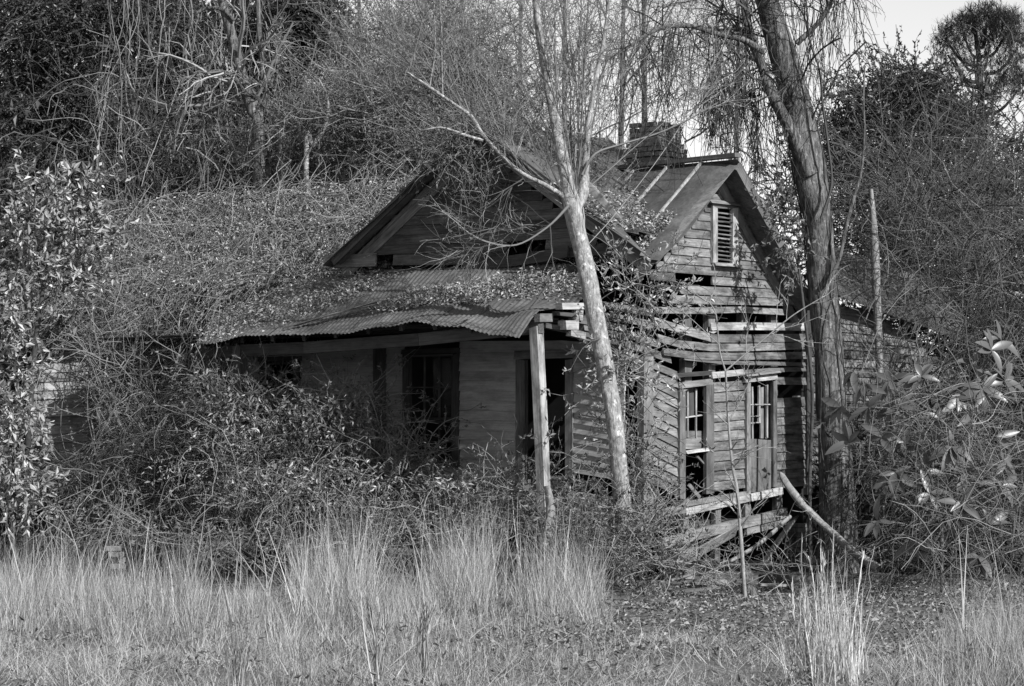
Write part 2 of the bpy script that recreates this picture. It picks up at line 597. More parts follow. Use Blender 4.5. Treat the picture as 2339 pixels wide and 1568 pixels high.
def sheet(parent, fn, na, nb, name, mat, th=0.0, smooth=True, **kw):
    a = np.linspace(0, 1, na + 1); b = np.linspace(0, 1, nb + 1)
    V = np.array([[fn(x, y) for y in b] for x in a], float)
    i = np.arange((na + 1) * (nb + 1)).reshape(na + 1, nb + 1)
    Q = np.stack([i[:-1, :-1], i[1:, :-1], i[1:, 1:], i[:-1, 1:]], -1).reshape(-1, 4)
    V = V.reshape(-1, 3)
    if th:
        n0 = len(V)
        Vb = V - ZUP * th
        ring = np.concatenate([i[0, :-1], i[:-1, -1], i[-1, :0:-1], i[:0:-1, 0]])
        Qe = np.stack([ring, np.roll(ring, -1), np.roll(ring, -1) + n0, ring + n0], -1)
        V = np.vstack([V, Vb]); Q = np.vstack([Q, Q[:, ::-1] + n0, Qe])
        smooth = False
    org = np.array(MW[parent.name].translation)
    return link(name, mesh(name, V - org, Q, smooth=smooth), mat, parent, Matrix.Translation(Vector(org)), **kw)

def part(name, parent):
    o = link(name, None, None, parent, MW[parent.name])
    return o

# ------------------------------------------------------------------ front wall under the porch
front_wall = part('front_wall', house)
def hole(wall, x0, y0, x1, y1):
    ua, za = wall.uz(x0, (y0 + y1) / 2); ub, _ = wall.uz(x1, (y0 + y1) / 2)
    _, zh = wall.uz((x0 + x1) / 2, y0); _, zl = wall.uz((x0 + x1) / 2, y1)
    return (min(ua, ub), max(ua, ub), zl, zh)
h_door = hole(FW, 1183, 800, 1312, 1098)
h_win = hole(FW, 925, 797, 1052, 1066)
h_win2 = hole(FW, 598, 815, 690, 985)
zf0 = FW.uz(1360, 1213)[1]; zf1 = FW.uz(1300, 770)[1]
sagF = lambda u, z: (-0.17 * max(0.0, 1 - u / 1.0) - 0.02 * math.sin(u * 1.3)) * (0.5 + 0.5 * min(1, max(0, (z - .2) / 1.5)))
clad(front_wall, FW, (0.0, 9.2), zf0, zf1, 0.143, [h_door, h_win, h_win2, hole(FW, 1306, 1086, 1440, 1106)], sagF, 'clap_porch', maxlen=3.2)
# door
door = part('door', house)
irect(door, FW, 1183, 822, 1199, 1098, 'door_casing', 'wood', 0.0, 0.05)
irect(door, FW, 1296, 822, 1313, 1100, 'door_casing', 'wood', 0.0, 0.05)
irect(door, FW, 1180, 800, 1316, 820, 'door_casing', 'wood', 0.0, 0.055)
irect(door, FW, 1201, 824, 1207, 1095, 'door_stop', 'wood_dark', -0.06, 0.05)
irect(door, FW, 1250, 1088, 1313, 1096, 'threshold', 'wood', 0.0, 0.07)
# window with two sashes
def sash_window(parent, wall, x0, y0, x1, y1, rail, cols, cas=12, mat='wood_dark', panes=True):
    w = part('window', parent)
    irect(w, wall, x0, y0 + cas, x0 + cas, y1, 'casing', mat, 0.0, 0.05)
    irect(w, wall, x1 - cas, y0 + cas, x1, y1, 'casing', mat, 0.0, 0.05)
    irect(w, wall, x0 - 3, y0, x1 + 3, y0 + cas - 1, 'casing', mat, 0.0, 0.055)
    irect(w, wall, x0 - 3, y1, x1 + 3, y1 + 6, 'sill', mat, 0.0, 0.08)
    xa, xb = x0 + cas + 1, x1 - cas - 1
    for (ya, yb, off) in ((y0 + cas + 1, rail, -0.05), (rail + 1, y1 - 2, -0.10)):
        irect(w, wall, xa, ya, xb, ya + 5, 'sash_rail', mat, off, 0.035)
        irect(w, wall, xa, yb - 6, xb, yb, 'sash_rail', mat, off, 0.035)
        irect(w, wall, xa, ya + 5.2, xa + 4, yb - 6.2, 'sash_stile', mat, off, 0.035)
        irect(w, wall, xb - 4, ya + 5.2, xb, yb - 6.2, 'sash_stile', mat, off, 0.035)
        for c in range(1, cols):
            xc = xa + (xb - xa) * c / cols
            irect(w, wall, xc - 1.3, ya + 5.2, xc + 1.3, yb - 6.2, 'muntin', mat, off + .004, 0.022)
        yc = (ya + yb) / 2
        irect(w, wall, xa + 4.2, yc - 1.3, xb - 4.2, yc + 1.3, 'muntin', mat, off + .008, 0.022)
    return w
wn1 = sash_window(house, FW, 925, 797, 1052, 1060, 960, 3)
irect(wn1, FW, 990, 818, 1040, 955, 'pane', 'glass', -0.055, 0.004)
wn2 = sash_window(house, FW, 598, 815, 690, 980, 905, 2)

# ------------------------------------------------------------------ front gable
gable = part('front_gable', house)
uA, zA = FW.uz(1087, 306); uL, zB = FW.uz(798, 612); uR = 2 * uA - uL
print('gable', uA, zA, uL, zB, uR)
def grange(z):
    k = min(1, max(0, (zA - z) / (zA - zB)))
    return (uA - (uA - uR) * k, uA + (uL - uA) * k)
clad(gable, FW, grange, zB, zA, 0.142, [hole(FW, 1160, 562, 1248, 582), hole(FW, 862, 584, 902, 607)],
     lambda u, z: -0.03 * math.sin((u - uR) * 1.1), 'clap_dark', maxlen=3.4)
OV = 0.26
AO = FW.uz(1083, 279, OV); LO = FW.uz(762, 592, OV); RO = FW.uz(1462, 572, OV)
def rk(a, b, t): return (a[0] + (b[0] - a[0]) * t, a[1] + (b[1] - a[1]) * t)
slopeL = nrm(A(LO[0] - AO[0], LO[1] - AO[1])); slopeR = nrm(A(RO[0] - AO[0], RO[1] - AO[1]))
for (E2, nm) in ((LO, 'l'), (RO, 'r')):
    p = [FW.pt(AO[0], AO[1], OV), FW.pt(E2[0], E2[1], OV)]
    up = nrm(np.cross(p[1] - p[0], n_f))
    dn = -ZUP
    beam(gable, p[0] + dn * .05, p[1] + dn * .05, 0.03, 0.11, 'rake_fascia', 'wood_dark', segs=5)
    q0 = FW.pt(AO[0], AO[1], 0.035); q1 = FW.pt(E2[0], E2[1], 0.035)
    beam(gable, q0 + dn * .27, q1 + dn * .27, 0.03, 0.15, 'rake_frieze', 'wood', segs=5)
    beam(gable, q0 + dn * .16, q1 + dn * .16, 0.05, 0.05, 'rake_moulding', 'wood', segs=5)
    sheet(gable, lambda a, b, p=p, q0=q0, q1=q1: (p[0] + dn * .075) * (1 - a) * (1 - b) + (p[1] + dn * .075) * a * (1 - b) + (q0 + dn * .075) * (1 - a) * b + (q1 + dn * .075) * a * b,
          6, 1, 'soffit', 'wood')
iboard(gable, FW, [(744, 597), (800, 596), (862, 594)], 30, 'frieze_board', 'wood', 0.06)
iboard(gable, FW, [(902, 595), (1060, 593)], 24, 'frieze_board', 'clap_dark', 0.03)
iboard(gable, FW, [(1060, 604), (1160, 598), (1250, 585), (1300, 575)], 26, 'frieze_board', 'wood_dark', 0.10)
iboard(gable, FW, [(880, 620), (1040, 618), (1240, 612)], 7, 'flashing', 'wood_dark', 0.05)
# roof of the front gable
rb = part('gable_roof', house)
RL = 3.2
def slope_sheet(E2, b0, b1, dz=0.02):
    def f(a, b):
        u, z = rk(AO, E2, 1.06 * a - 0.0)
        off = OV + 0.06 - (b0 + (b1 - b0) * b) * RL
        if off < 0.12 and u < 0.04:
            k = (0.04 - AO[0]) / (E2[0] - AO[0]); u, z = 0.04, AO[1] + (E2[1] - AO[1]) * k
        w = 0.02 * math.sin(a * 9 + b * 4 + b0 * 5) + (-0.05 * math.sin(a * 3.14))
        return FW.pt(u, z + dz + w, off)
    return f
for k in range(5):
    sheet(rb, slope_sheet(LO, k / 5, (k + 1) / 5 + .01, 0.02 + .004 * (k % 2)), 10, 2, 'roof_sheet', 'tin_smooth', 0.012)
    sheet(rb, slope_sheet(RO, k / 5, (k + 1) / 5 + .01, 0.02 + .004 * (k % 2)), 10, 2, 'roof_sheet', 'tin_smooth', 0.012)
# curled-up flap of tin on the right slope
pf = [FW.im(1322, 428, .45), FW.im(1338, 408, .40), FW.im(1405, 490, .42), FW.im(1440, 520, .40)]
sheet(rb, lambda a, b: (pf[0] * (1 - a) + pf[2] * a) * (1 - b) + (pf[1] * (1 - a) + pf[3] * a) * b + n_e * 0.06 * math.sin(b * 3.1) + ZUP * .03 * math.sin(a * 5), 8, 4, 'loose_flap', 'tin_rib', 0.006)

# ------------------------------------------------------------------ main roof, ridge parallel to the front
main_roof = part('main_roof', house)
OE = 0.40
tr, zr = EW.uz(1686, 364, OE); te, ze = EW.uz(1503, 588, OE); tb_, zb_ = EW.uz(1866, 696, OE)
print('ridge', tr, zr, 'eave', te, ze, 'back', tb_, zb_)
SMAX = 13.5
def mroof(s, f, t0, z0, t1, z1, lift=0.0):
    t = t0 + (t1 - t0) * f; z = z0 + (z1 - z0) * f
    sagz = -0.10 * math.sin(max(0, s) / SMAX * 3.14) - 0.04 * math.sin(f * 3.14)
    return C0 + e_u * s + e_v * t + ZUP * (z + sagz + lift)
pans = np.arange(-OE, SMAX, 0.62)
for k, s0 in enumerate(pans):
    s1 = s0 + 0.617
    def f(a, b, s0=s0, s1=s1, k=k):
        s = s0 + (s1 - s0) * a
        lift = 0.004 * (k % 2)
        if k == 0:                                   # bent end of the last pan
            s += -0.03 * math.sin(b * 6.2)
            lift += -0.10 * (1 - a) ** 2 * (0.4 + 0.6 * math.sin(b * 3.14)) - 0.06 * (1 - a) * (b > .97)
        return mroof(s, b, te, ze, tr, zr, lift)
    sheet(main_roof, f, 4, 10, 'roof_pan', 'tin_smooth', 0.006)
    if k:
        q0 = mroof(s0, 0.0, te, ze, tr, zr, 0.03); q1 = mroof(s0, 0.985, te, ze, tr, zr, 0.03)
        beam(main_roof, q0, q1, 0.032, 0.034, 'seam_rib', 'tin_rib' if k in (1, 2, 3, 4, 5) else 'tin_smooth', segs=4)
for k, s0 in enumerate(np.arange(-OE, SMAX, 1.2)):
    sheet(main_roof, lambda a, b, s0=s0: mroof(s0 + 1.19 * a, b, tb_, zb_, tr, zr), 2, 4, 'roof_pan', 'tin_smooth', 0.006)
    beam(main_roof, mroof(s0, 1, te, ze, tr, zr, 0.06), mroof(s0 + 1.21, 1, te, ze, tr, zr, 0.055), 0.16, 0.06, 'ridge_cap', 'tin', segs=1)

# ------------------------------------------------------------------ gable end
end = part('gable_end', house)
uA2, zA2 = EW.uz(1664, 402); uR2, zR2 = EW.uz(1838, 662)
uL2 = 2 * uA2 - uR2
def erange(z):
    k = min(1.0, max(0, (zA2 - z) / (zA2 - zR2)))
    return (uA2 - (uA2 - max(uL2, 0.35)) * k, uA2 + (uR2 - uA2) * k)
zg0 = EW.uz(1660, 652)[1]
clad(end, EW, erange, zg0, zA2, 0.131, [hole(EW, 1622, 467, 1680, 602), hole(EW, 1540, 628, 1625, 652)], None, 'clap', maxlen=3.0)
# louvred vent
vent = part('louvred_vent', house)
irect(vent, EW, 1622, 474, 1632, 600, 'frame', 'clap_pale', 0.02, 0.06)
irect(vent, EW, 1667, 476, 1680, 604, 'frame', 'clap_pale', 0.02, 0.06)
iboard(vent, EW, [(1614, 460), (1684, 468)], 9, 'head_trim', 'wood', 0.02, tb=.10, tt=.04)
iboard(vent, EW, [(1622, 470), (1680, 475)], 10, 'frame', 'wood', 0.02, tb=.05, tt=.05)
iboard(vent, EW, [(1624, 604), (1682, 608)], 8, 'sill', 'clap_pale', 0.02, tb=.10, tt=.06)
for k in range(12):
    y = 486 + k * 9.6
    ua, za = EW.uz(1632.5, y); ub, zb = EW.uz(1666.5, y + 4)
    beam(vent, EW.pt(ua, za, 0.03), EW.pt(ub, zb, 0.03), 0.06, 0.012, 'slat', 'clap', up=nrm(ZUP + n_e * 0.35))
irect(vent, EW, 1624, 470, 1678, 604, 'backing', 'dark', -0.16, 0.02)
# rake trim and soffit of the gable end
AE = (tr, zr); BE = (tb_, zb_); FE = (te, ze)
for E2 in (BE, FE):
    p0, p1 = EW.pt(AE[0], AE[1], OE), EW.pt(E2[0], E2[1], OE)
    q0, q1 = EW.pt(AE[0], AE[1], .03), EW.pt(E2[0], E2[1], .03)
    dn = -ZUP
    if E2 is BE:
        beam(end, p0 + dn * .10, p1 + dn * .10, 0.03, 0.16, 'rake_fascia', 'wood', segs=4)
    beam(end, q0 + dn * .27, q1 + dn * .27, 0.03, 0.16, 'rake_frieze', 'wood', segs=4)
    sheet(end, lambda a, b, p0=p0, p1=p1, q0=q0, q1=q1: ((p0 * (1 - a) + p1 * a) * (1 - b) + (q0 * (1 - a) + q1 * a) * b) - ZUP * .085, 4, 1, 'soffit', 'wood')

# ------------------------------------------------------------------ gable end, lower wall: sprung and sagging boards, traced one by one
low = part('end_wall', house)
TR = [
 ([(1552, 662), (1620, 665), (1700, 668), (1804, 673)], 20, 'clap', .02),
 ([(1530, 684), (1640, 687), (1790, 690)], 19, 'clap', .03),
 ([(1490, 709), (1590, 710), (1690, 708), (1790, 714)], 15, 'clap', .04),
 ([(1806, 662), (1836, 664)], 26, 'wood', .05),
 ([(1792, 688), (1838, 692)], 18, 'clap', .03),
 ([(1622, 746), (1720, 746), (1838, 748)], 18, 'clap_pale', .05),
 ([(1622, 773), (1720, 774), (1838, 772)], 19, 'clap', .03),
 ([(1494, 735), (1550, 752), (1619, 772)], 20, 'clap_pale', .08),
 ([(1500, 772), (1550, 786), (1620, 794), (1700, 794), (1836, 790)], 18, 'clap', .05),
 ([(1514, 804), (1590, 814), (1670, 815), (1838, 812)], 17, 'clap', .06),
 ([(1560, 819), (1650, 829), (1838, 833)], 9, 'wood', .06),
 ([(1690, 852), (1770, 846), (1838, 843)], 11, 'wood', .03),
 ([(1770, 870), (1838, 871)], 17, 'clap', .04),
 ([(1625, 858), (1698, 850)], 14, 'clap_pale', .07),
 ([(1336, 694), (1400, 700), (1486, 716)], 17, 'clap', .05),
 ([(1340, 716), (1420, 728), (1486, 742)], 17, 'wood', .02),
 ([(1350, 742), (1420, 760), (1500, 786)], 19, 'clap', .03),
 ([(1360, 768), (1440, 790), (1530, 822)], 19, 'wood', .02),
 ([(1400, 800), (1470, 826), (1545, 858)], 18, 'wood', .03),
 ([(1440, 838), (1545, 878)], 18, 'wood', .03),
 ([(1540, 858), (1625, 852)], 10, 'wood_dark', .01),
]
for ip, w, m, off in TR:
    iboard(low, EW, ip, w, 'clapboard', m, off)
for k in range(11):                                      # tilted panel left of the windows
    y = 866 + k * 22.3
    iboard(low, EW, [(1478, y), (1549, y + 36)], 23.5, 'clapboard', 'wood', 0.02 + .002 * (k % 2))
for k in range(11):                                      # between the windows
    y = 886 + k * 22.4
    iboard(low, EW, [(1625, y + random.uniform(-1.5, 1.5)), (1701, y - 6 + random.uniform(-1.5, 1.5))], random.uniform(21, 24), 'clapboard', 'clap', 0.02)
for k in range(10):                                      # right of the windows
    y = 922 + k * 20.3
    iboard(low, EW, [(1768, y + random.uniform(-1, 1)), (1837, y - 5 + random.uniform(-1, 1))], 21.5, 'clapboard', 'clap', 0.02)
# studs seen through the gaps
for x in (1614, 1690, 1757, 1826, 1560):
    irect(low, EW, x - 8, 690, x + 8, 905, 'stud', 'wood', -0.13, 0.10)
irect(low, EW, 1836, 690, 1846, 1130, 'corner_board', 'wood_dark', 0.0, 0.07)
irect(low, EW, 1456, 815, 1478, 1215, 'corner_post', 'wood', 0.03, 0.12)
irect(low, EW, 1810, 905, 1832, 918, 'stud', 'wood', -0.13, .1)
# left window, tattered
w1 = part('window', house)
irect(w1, EW, 1546, 890, 1559, 1140, 'jamb', 'wood', 0.03, 0.06)
irect(w1, EW, 1607, 878, 1624, 1128, 'jamb', 'wood', 0.03, 0.06)
iboard(w1, EW, [(1548, 882), (1624, 872)], 14, 'head', 'wood', 0.04, tb=.05, tt=.03)
for x in (1569, 1588):
    irect(w1, EW, x - 1.5, 888, x + 1.5, 1000, 'muntin', 'clap_pale', -0.02, 0.025)
iboard(w1, EW, [(1560, 955), (1607, 948)], 3, 'muntin', 'clap_pale', -0.02)
irect(w1, EW, 1560, 985, 1607, 1026, 'board_panel', 'wood', -0.03, 0.02)
irect(w1, EW, 1560, 888, 1583, 950, 'board_panel', 'wood_dark', -0.05, 0.02)
iboard(w1, EW, [(1559, 1034), (1610, 1027)], 7, 'sill', 'clap_pale', 0.03, tb=.09, tt=.06)
beam(w1, EW.im(1574, 1108, .05), EW.im(1598, 1136, .12), .03, .05, 'broken_slat', 'wood')
beam(w1, EW.im(1592, 1043, .03), EW.im(1608, 1060, .03), .03, .03, 'broken_slat', 'wood')
# right window, lower half closed with a sheet
w2 = part('window', house)
irect(w2, EW, 1699, 876, 1708, 1128, 'jamb', 'clap', 0.03, 0.06)
irect(w2, EW, 1760, 870, 1768, 1112, 'jamb', 'clap', 0.03, 0.06)
iboard(w2, EW, [(1696, 868), (1769, 861)], 13, 'head', 'clap_pale', 0.04, tb=.06, tt=.04)
iboard(w2, EW, [(1694, 859), (1772, 850)], 4, 'drip_cap', 'wood', 0.04, tb=.11, tt=.09)
for x, ya, yb in ((1716, 884, 1006), (1732, 882, 966), (1750, 880, 1000)):
    irect(w2, EW, x - 1.8, ya, x + 1.8, yb, 'muntin', 'clap_pale', 0.0, 0.03)
for y, xa, xb in ((925, 1709, 1760), (952, 1709, 1733), (967, 1709, 1733), (1008, 1706, 1718)):
    iboard(w2, EW, [(xa, y), (xb, y - 1)], 2.6, 'muntin', 'clap_pale', 0.005)
irect(w2, EW, 1735, 884, 1759, 1002, 'board_panel', 'wood', -0.05, 0.02)
irect(w2, EW, 1709, 1004, 1760, 1126, 'cover_sheet', 'wood', 0.045, 0.012)
# sill and skirt timbers under the end wall
for ip, w, m, off, nm in (
    ([(1496, 1174), (1559, 1162)], 20, 'wood', .06, 'skirt_board'),
    ([(1560, 1170), (1640, 1153), (1712, 1137)], 16, 'clap_pale', .05, 'skirt_board'),
    ([(1709, 1137), (1782, 1121)], 17, 'wood_pale', .08, 'skirt_board'),
    ([(1562, 1152), (1625, 1140), (1705, 1128)], 12, 'wood', .03, 'skirt_board'),
    ([(1508, 1243), (1640, 1208), (1792, 1172)], 24, 'wood', .10, 'sill_beam'),
    ([(1700, 1214), (1790, 1190)], 18, 'wood', .09, 'sill_beam'),
    ([(1562, 1205), (1640, 1190)], 16, 'wood_dark', -.1, 'sill_beam')):
    iboard(low, EW, ip, w, nm, m, off, tb=.06, tt=.05)
for x, ya, yb in ((1556, 1140, 1215), (1630, 1158, 1222), (1698, 1150, 1205), (1548, 1232, 1300), (1628, 1225, 1285), (1770, 1130, 1180)):
    irect(low, EW, x - 6, ya, x + 6, yb, 'post', 'wood', -0.02, 0.09)

# ------------------------------------------------------------------ porch
porch = part('porch_roof', house)
EV = [(440, 794), (500, 781), (560, 770), (600, 765), (640, 765), (700, 766), (760, 764), (820, 756), (880, 747), (945, 738), (1000, 740), (1060, 751), (1120, 764), (1186, 773)]
TP = [(540, 672), (620, 655), (700, 640), (800, 629), (900, 621), (1000, 613), (1100, 608), (1200, 606), (1290, 602), (1346, 612)]
EO = 2.40
ev = np.array([list(FW.uz(x, y, EO)) for x, y in EV]); tp = np.array([list(FW.uz(x, y, .04)) for x, y in TP])
u_lo, u_hi = ev[-1, 0], ev[0, 0]
edge = [(0, FW.im(1186, 773, EO)), (.28, FW.im(1226, 703, 2.0)), (.62, FW.im(1322, 689, 1.0)), (.8, FW.im(1340, 650, .5)), (1.0, FW.im(1346, 612, .04))]
def porch_pt(a, b, wave=True):
    u = u_lo + (u_hi - u_lo) * a
    z0 = np.interp(u, ev[::-1, 0], ev[::-1, 1])
    ut = tp[-1, 0] + (tp[0, 0] - tp[-1, 0]) * a
    z1 = np.interp(ut, tp[::-1, 0], tp[::-1, 1])
    uu = u + (ut - u) * b
    z = z0 + (z1 - z0) * b - 0.10 * math.sin(b * 3.14) * (0.6 + .4 * math.sin(a * 11)) + 0.015 * math.sin(a * 47) * (1 - b)
    p = FW.pt(uu, z, EO + (0.04 - EO) * b)
    if a < 0.13:
        k = 1 - a / 0.13; k = k * k * (3 - 2 * k)
        bb = [e[0] for e in edge]
        q = np.array([np.interp(b, bb, [e[1][i] for e in edge]) for i in range(3)])
        u2 = FW.pt(u_lo + (tp[-1, 0] - u_lo) * b, 0, 0)
        za = np.interp(u_lo, ev[::-1, 0], ev[::-1, 1]); zb2 = np.interp(tp[-1, 0], tp[::-1, 0], tp[::-1, 1])
        s0 = FW.pt(u_lo + (tp[-1, 0] - u_lo) * b, za + (zb2 - za) * b, EO + (0.04 - EO) * b)
        p = p + (q - s0) * k
    if wave:
        p = p + ZUP * 0.0065 * math.sin((u_hi - u_lo) * a / 0.078 * 2 * math.pi)
    return p
NS = 12
for k in range(NS):
    a0, a1 = k / NS, min(1.0, (k + 1) / NS + .004)
    sheet(porch, lambda a, b, a0=a0, a1=a1, k=k: porch_pt(a0 + (a1 - a0) * a, b) + ZUP * (.006 * (k % 2) + .01 * math.sin(k * 2.1) * (1 - b)), 54, 10, 'roof_sheet', 'tin')
beam(porch, porch_pt(.69, .16) + ZUP * .03, porch_pt(.40, .52) + ZUP * .05, .10, .012, 'lap_strip', 'tin_rib', segs=6, bow=-.02)
beam(porch, porch_pt(.72, .10) + ZUP * .02, porch_pt(.46, .40) + ZUP * .04, .06, .012, 'lap_strip', 'tin', segs=6, bow=-.02)
# header, posts, rafters
frame = part('porch_frame', house)
hp = [FW.im(x, y, PF_OFF) for x, y in ((452, 806), (700, 795), (960, 776), (1236, 747))]
for a, b in zip(hp[:-1], hp[1:]):
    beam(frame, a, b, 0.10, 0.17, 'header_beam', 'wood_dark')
PO = Wall(FW.pt(0, 0, PF_OFF), e_u, n_f)
beam(frame, FW.im(1246, 1236, PF_OFF), FW.im(1225, 748, PF_OFF), 0.135, 0.135, 'post', 'clap_pale', up=n_f, segs=6, bow=.012)
irect(frame, FW, 862, 792, 886, 1200, 'set_back_post', 'wood_dark', 0.0, 0.09)  # second porch post, moved back to the wall and coloured dark as shaded
beam(frame, FW.im(560, 1240, PF_OFF), FW.im(548, 790, PF_OFF), 0.15, 0.15, 'post', 'wood_dark', up=n_f)
beam(frame, FW.im(520, 855, PF_OFF), FW.im(585, 945, PF_OFF), 0.06, 0.06, 'brace', 'wood_dark', up=n_f)
for a in np.linspace(.06, .95, 10):
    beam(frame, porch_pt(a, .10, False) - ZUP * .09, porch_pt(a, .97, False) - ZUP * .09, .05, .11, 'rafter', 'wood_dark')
PE = Wall(FW.im(1225, 748, PF_OFF) * A(1, 1, 0), e_v, n_e)
for ip, w, m, off in (
    ([(1269, 700), (1330, 700)], 15, 'wood_pale', .03), ([(1274, 743), (1311, 743)], 21, 'clap_pale', .06),
    ([(1293, 760), (1326, 768)], 16, 'clap_pale', .05), ([(1236, 744), (1300, 757), (1420, 790)], 11, 'wood_dark', .0),
    ([(1222, 727), (1252, 727)], 19, 'wood', .02), ([(1300, 728), (1420, 752)], 16, 'wood', -.02), ([(1320, 768), (1425, 792)], 17, 'wood', -.03),
    ([(1262, 716), (1425, 735)], 9, 'wood_dark', -.02), ([(1322, 748), (1425, 772)], 15, 'wood', -.04)):
    iboard(frame, PE, ip, w, 'plate_board', m, off, tb=.09, tt=.09)
irect(frame, PE, 1306, 708, 1322, 733, 'stub', 'clap_pale', .02, .08)
# inside of the porch: ceiling boards
for k in range(7):
    o0 = 0.15 + k * .27
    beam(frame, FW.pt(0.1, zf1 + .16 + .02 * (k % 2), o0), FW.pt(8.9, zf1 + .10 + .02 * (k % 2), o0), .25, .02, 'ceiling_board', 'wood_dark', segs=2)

# ------------------------------------------------------------------ unseen inner, back and left walls, put in to block light behind the gaps
inn = part('inner_walls', house)
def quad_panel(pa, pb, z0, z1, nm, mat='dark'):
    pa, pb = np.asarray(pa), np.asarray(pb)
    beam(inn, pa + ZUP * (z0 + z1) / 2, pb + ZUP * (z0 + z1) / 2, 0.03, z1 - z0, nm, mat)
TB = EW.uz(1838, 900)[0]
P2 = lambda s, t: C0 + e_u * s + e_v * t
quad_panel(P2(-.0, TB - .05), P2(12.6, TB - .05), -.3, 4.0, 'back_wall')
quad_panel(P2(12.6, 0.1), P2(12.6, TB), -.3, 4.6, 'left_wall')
quad_panel(P2(4.4, 0.25), P2(4.4, TB - .1), 0.0, 4.0, 'light_block_panel')
quad_panel(P2(1.6, 1.2), P2(4.3, 1.2), 0.9, 4.0, 'light_block_panel')
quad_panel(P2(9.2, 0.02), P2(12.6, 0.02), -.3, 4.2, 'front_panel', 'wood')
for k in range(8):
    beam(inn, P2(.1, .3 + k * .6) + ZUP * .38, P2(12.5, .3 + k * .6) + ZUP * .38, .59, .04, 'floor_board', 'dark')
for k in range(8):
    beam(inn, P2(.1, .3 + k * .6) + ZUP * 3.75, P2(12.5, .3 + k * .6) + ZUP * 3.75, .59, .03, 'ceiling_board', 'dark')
# brick piers under the house
def brick_pier(cx, cy, z0, z1, name, parent):
    pr = part(name, parent)
    bm = None
    n = int((z1 - z0) / .075)
    for c in range(n):
        for s in range(4):
            for j in (0,):
                a = AL + s * math.pi / 2 + (math.pi / 2 if c % 2 else 0)
                off = A(math.cos(a), math.sin(a), 0) * .09
                m4 = Matrix.Translation(Vector((cx + off[0], cy + off[1], z0 + (c + .5) * .075))) @ Matrix.Rotation(a + math.pi / 2 + random.uniform(-.03, .03), 4, 'Z')
                link('brick', BRICK, None, pr, m4)
bv = np.array([(x, y, z) for x in (-.1, .1) for y in (-.047, .047) for z in (-.032, .032)])
BRICK = mesh('brick', bv, [(0, 1, 3, 2), (4, 6, 7, 5), (0, 4, 5, 1), (2, 3, 7, 6), (0, 2, 6, 4), (1, 5, 7, 3)])
BRICK.materials.append(M['brick'])
p = EW.im(1818, 1200, -.1); brick_pier(p[0], p[1], GZ, .35, 'brick_pier', house)
p = EW.im(1560, 1200, -.15); brick_pier(p[0], p[1], GZ, .3, 'brick_pier', house)

# ------------------------------------------------------------------ chimney on the ridge
def solve_s(px, t):
    k = (px - CX) / FPX
    b = C0 + e_v * t
    return (b[0] - k * b[1]) / (k * e_u[1] - e_u[0])
tch = tr + 0.42
sch = solve_s(1506, tch)
pc = P2(sch, tch)                                   # near corner
chim = part('chimney', house)
ztop = EYE + (HY - 266) * pc[1] / FPX
zbot = EYE + (HY - 392) * pc[1] / FPX
SZ = .60
cc = pc + e_u * SZ / 2 + e_v * SZ / 2
ncs = int((ztop - zbot) / .077)
print('chimney', pc, zbot, ztop, ncs)
core = beam(chim, cc + ZUP * (zbot - .6), cc + ZUP * (ztop - .16), SZ - .05, SZ - .05, 'mortar_core', 'mortar', up=n_f)
for c in range(ncs):
    z = zbot + (c + .5) * .077
    r = ncs - c
    ext = {5: .02, 6: .05, 7: .05, 8: .025}.get(r, 0.0) + (-.015 if r <= 4 else 0)
    h = SZ / 2 + ext
    for s in range(4):
        a = AL + s * math.pi / 2
        dx = A(-math.cos(a), math.sin(a), 0) if False else (e_u, e_v, -e_u, -e_v)[s]
        nn = (n_f, -n_f * 0 + e_u, e_v, n_e)[s]
        nb = 3
        L = 2 * h / nb
        sh = L / 2 if c % 2 else 0
        for j in range(nb):
            if r == 1 and (j + s) % 2: continue
            if r == 2 and (j == 2 and s in (0, 3)): continue
            x = -h + (j + .5) * L + (sh if c % 2 else 0)
            x = min(x, h - L / 2) if not c % 2 else min(x, h - L * .5 + .0)
            pos = cc + dx * (x if s in (0, 1) else x) + nn * (h - .048) + ZUP * z
            ang = math.atan2(dx[1], dx[0])
            m4 = Matrix.Translation(Vector(pos + nrm(rng.normal(size=3)) * .004)) @ Matrix.Rotation(ang + random.uniform(-.02, .02), 4, 'Z') @ Matrix.Diagonal((L * .97 / .2, 1, 1, 1))
            link('brick', BRICK, None, chim, m4)

# ------------------------------------------------------------------ lean-to at the back right, and the far left room
ext = part('lean_to', house)
EX = Wall(C0 + e_v * 0 + n_e * (-.55), e_v, n_e)
for k in range(20):
    y = 705 + k * 20.5
    x1 = min(2215, 2010 + k * 26)
    x0 = 1846
    iboard(ext, EX, [(x0, y - 4), ((x0 + x1) / 2, y + 5), (x1, y + 18)], 21.5, 'clapboard', 'clap' if k > 2 else 'wood', .01)
ra = [EX.im(1868, 560, -.6), EX.im(2140, 640, -.6), EX.im(1900, 672, .35), EX.im(2260, 800, .35)]
for k in range(6):
    sheet(ext, lambda a, b, k=k: (ra[0] * (1 - (k + a) / 6) + ra[1] * (k + a) / 6) * (1 - b) + (ra[2] * (1 - (k + a) / 6) + ra[3] * (k + a) / 6) * b + ZUP * (.01 * (k % 2)), 3, 4, 'roof_sheet', 'tin_smooth', .01)
quad_panel(EX.pt(4.9, 0, -.5), EX.pt(9.8, 0, -.5), -.3, 3.2, 'back_wall')
leftroom = part('left_room', house)
_lo = W(150, 900, 43.4); _lo[2] = 0
LW = Wall(_lo, nrm(A(-.95, -.3, 0)), nrm(A(.3, -.95, 0)))  # wall turned sunward and boarded pale so that it looks sunlit
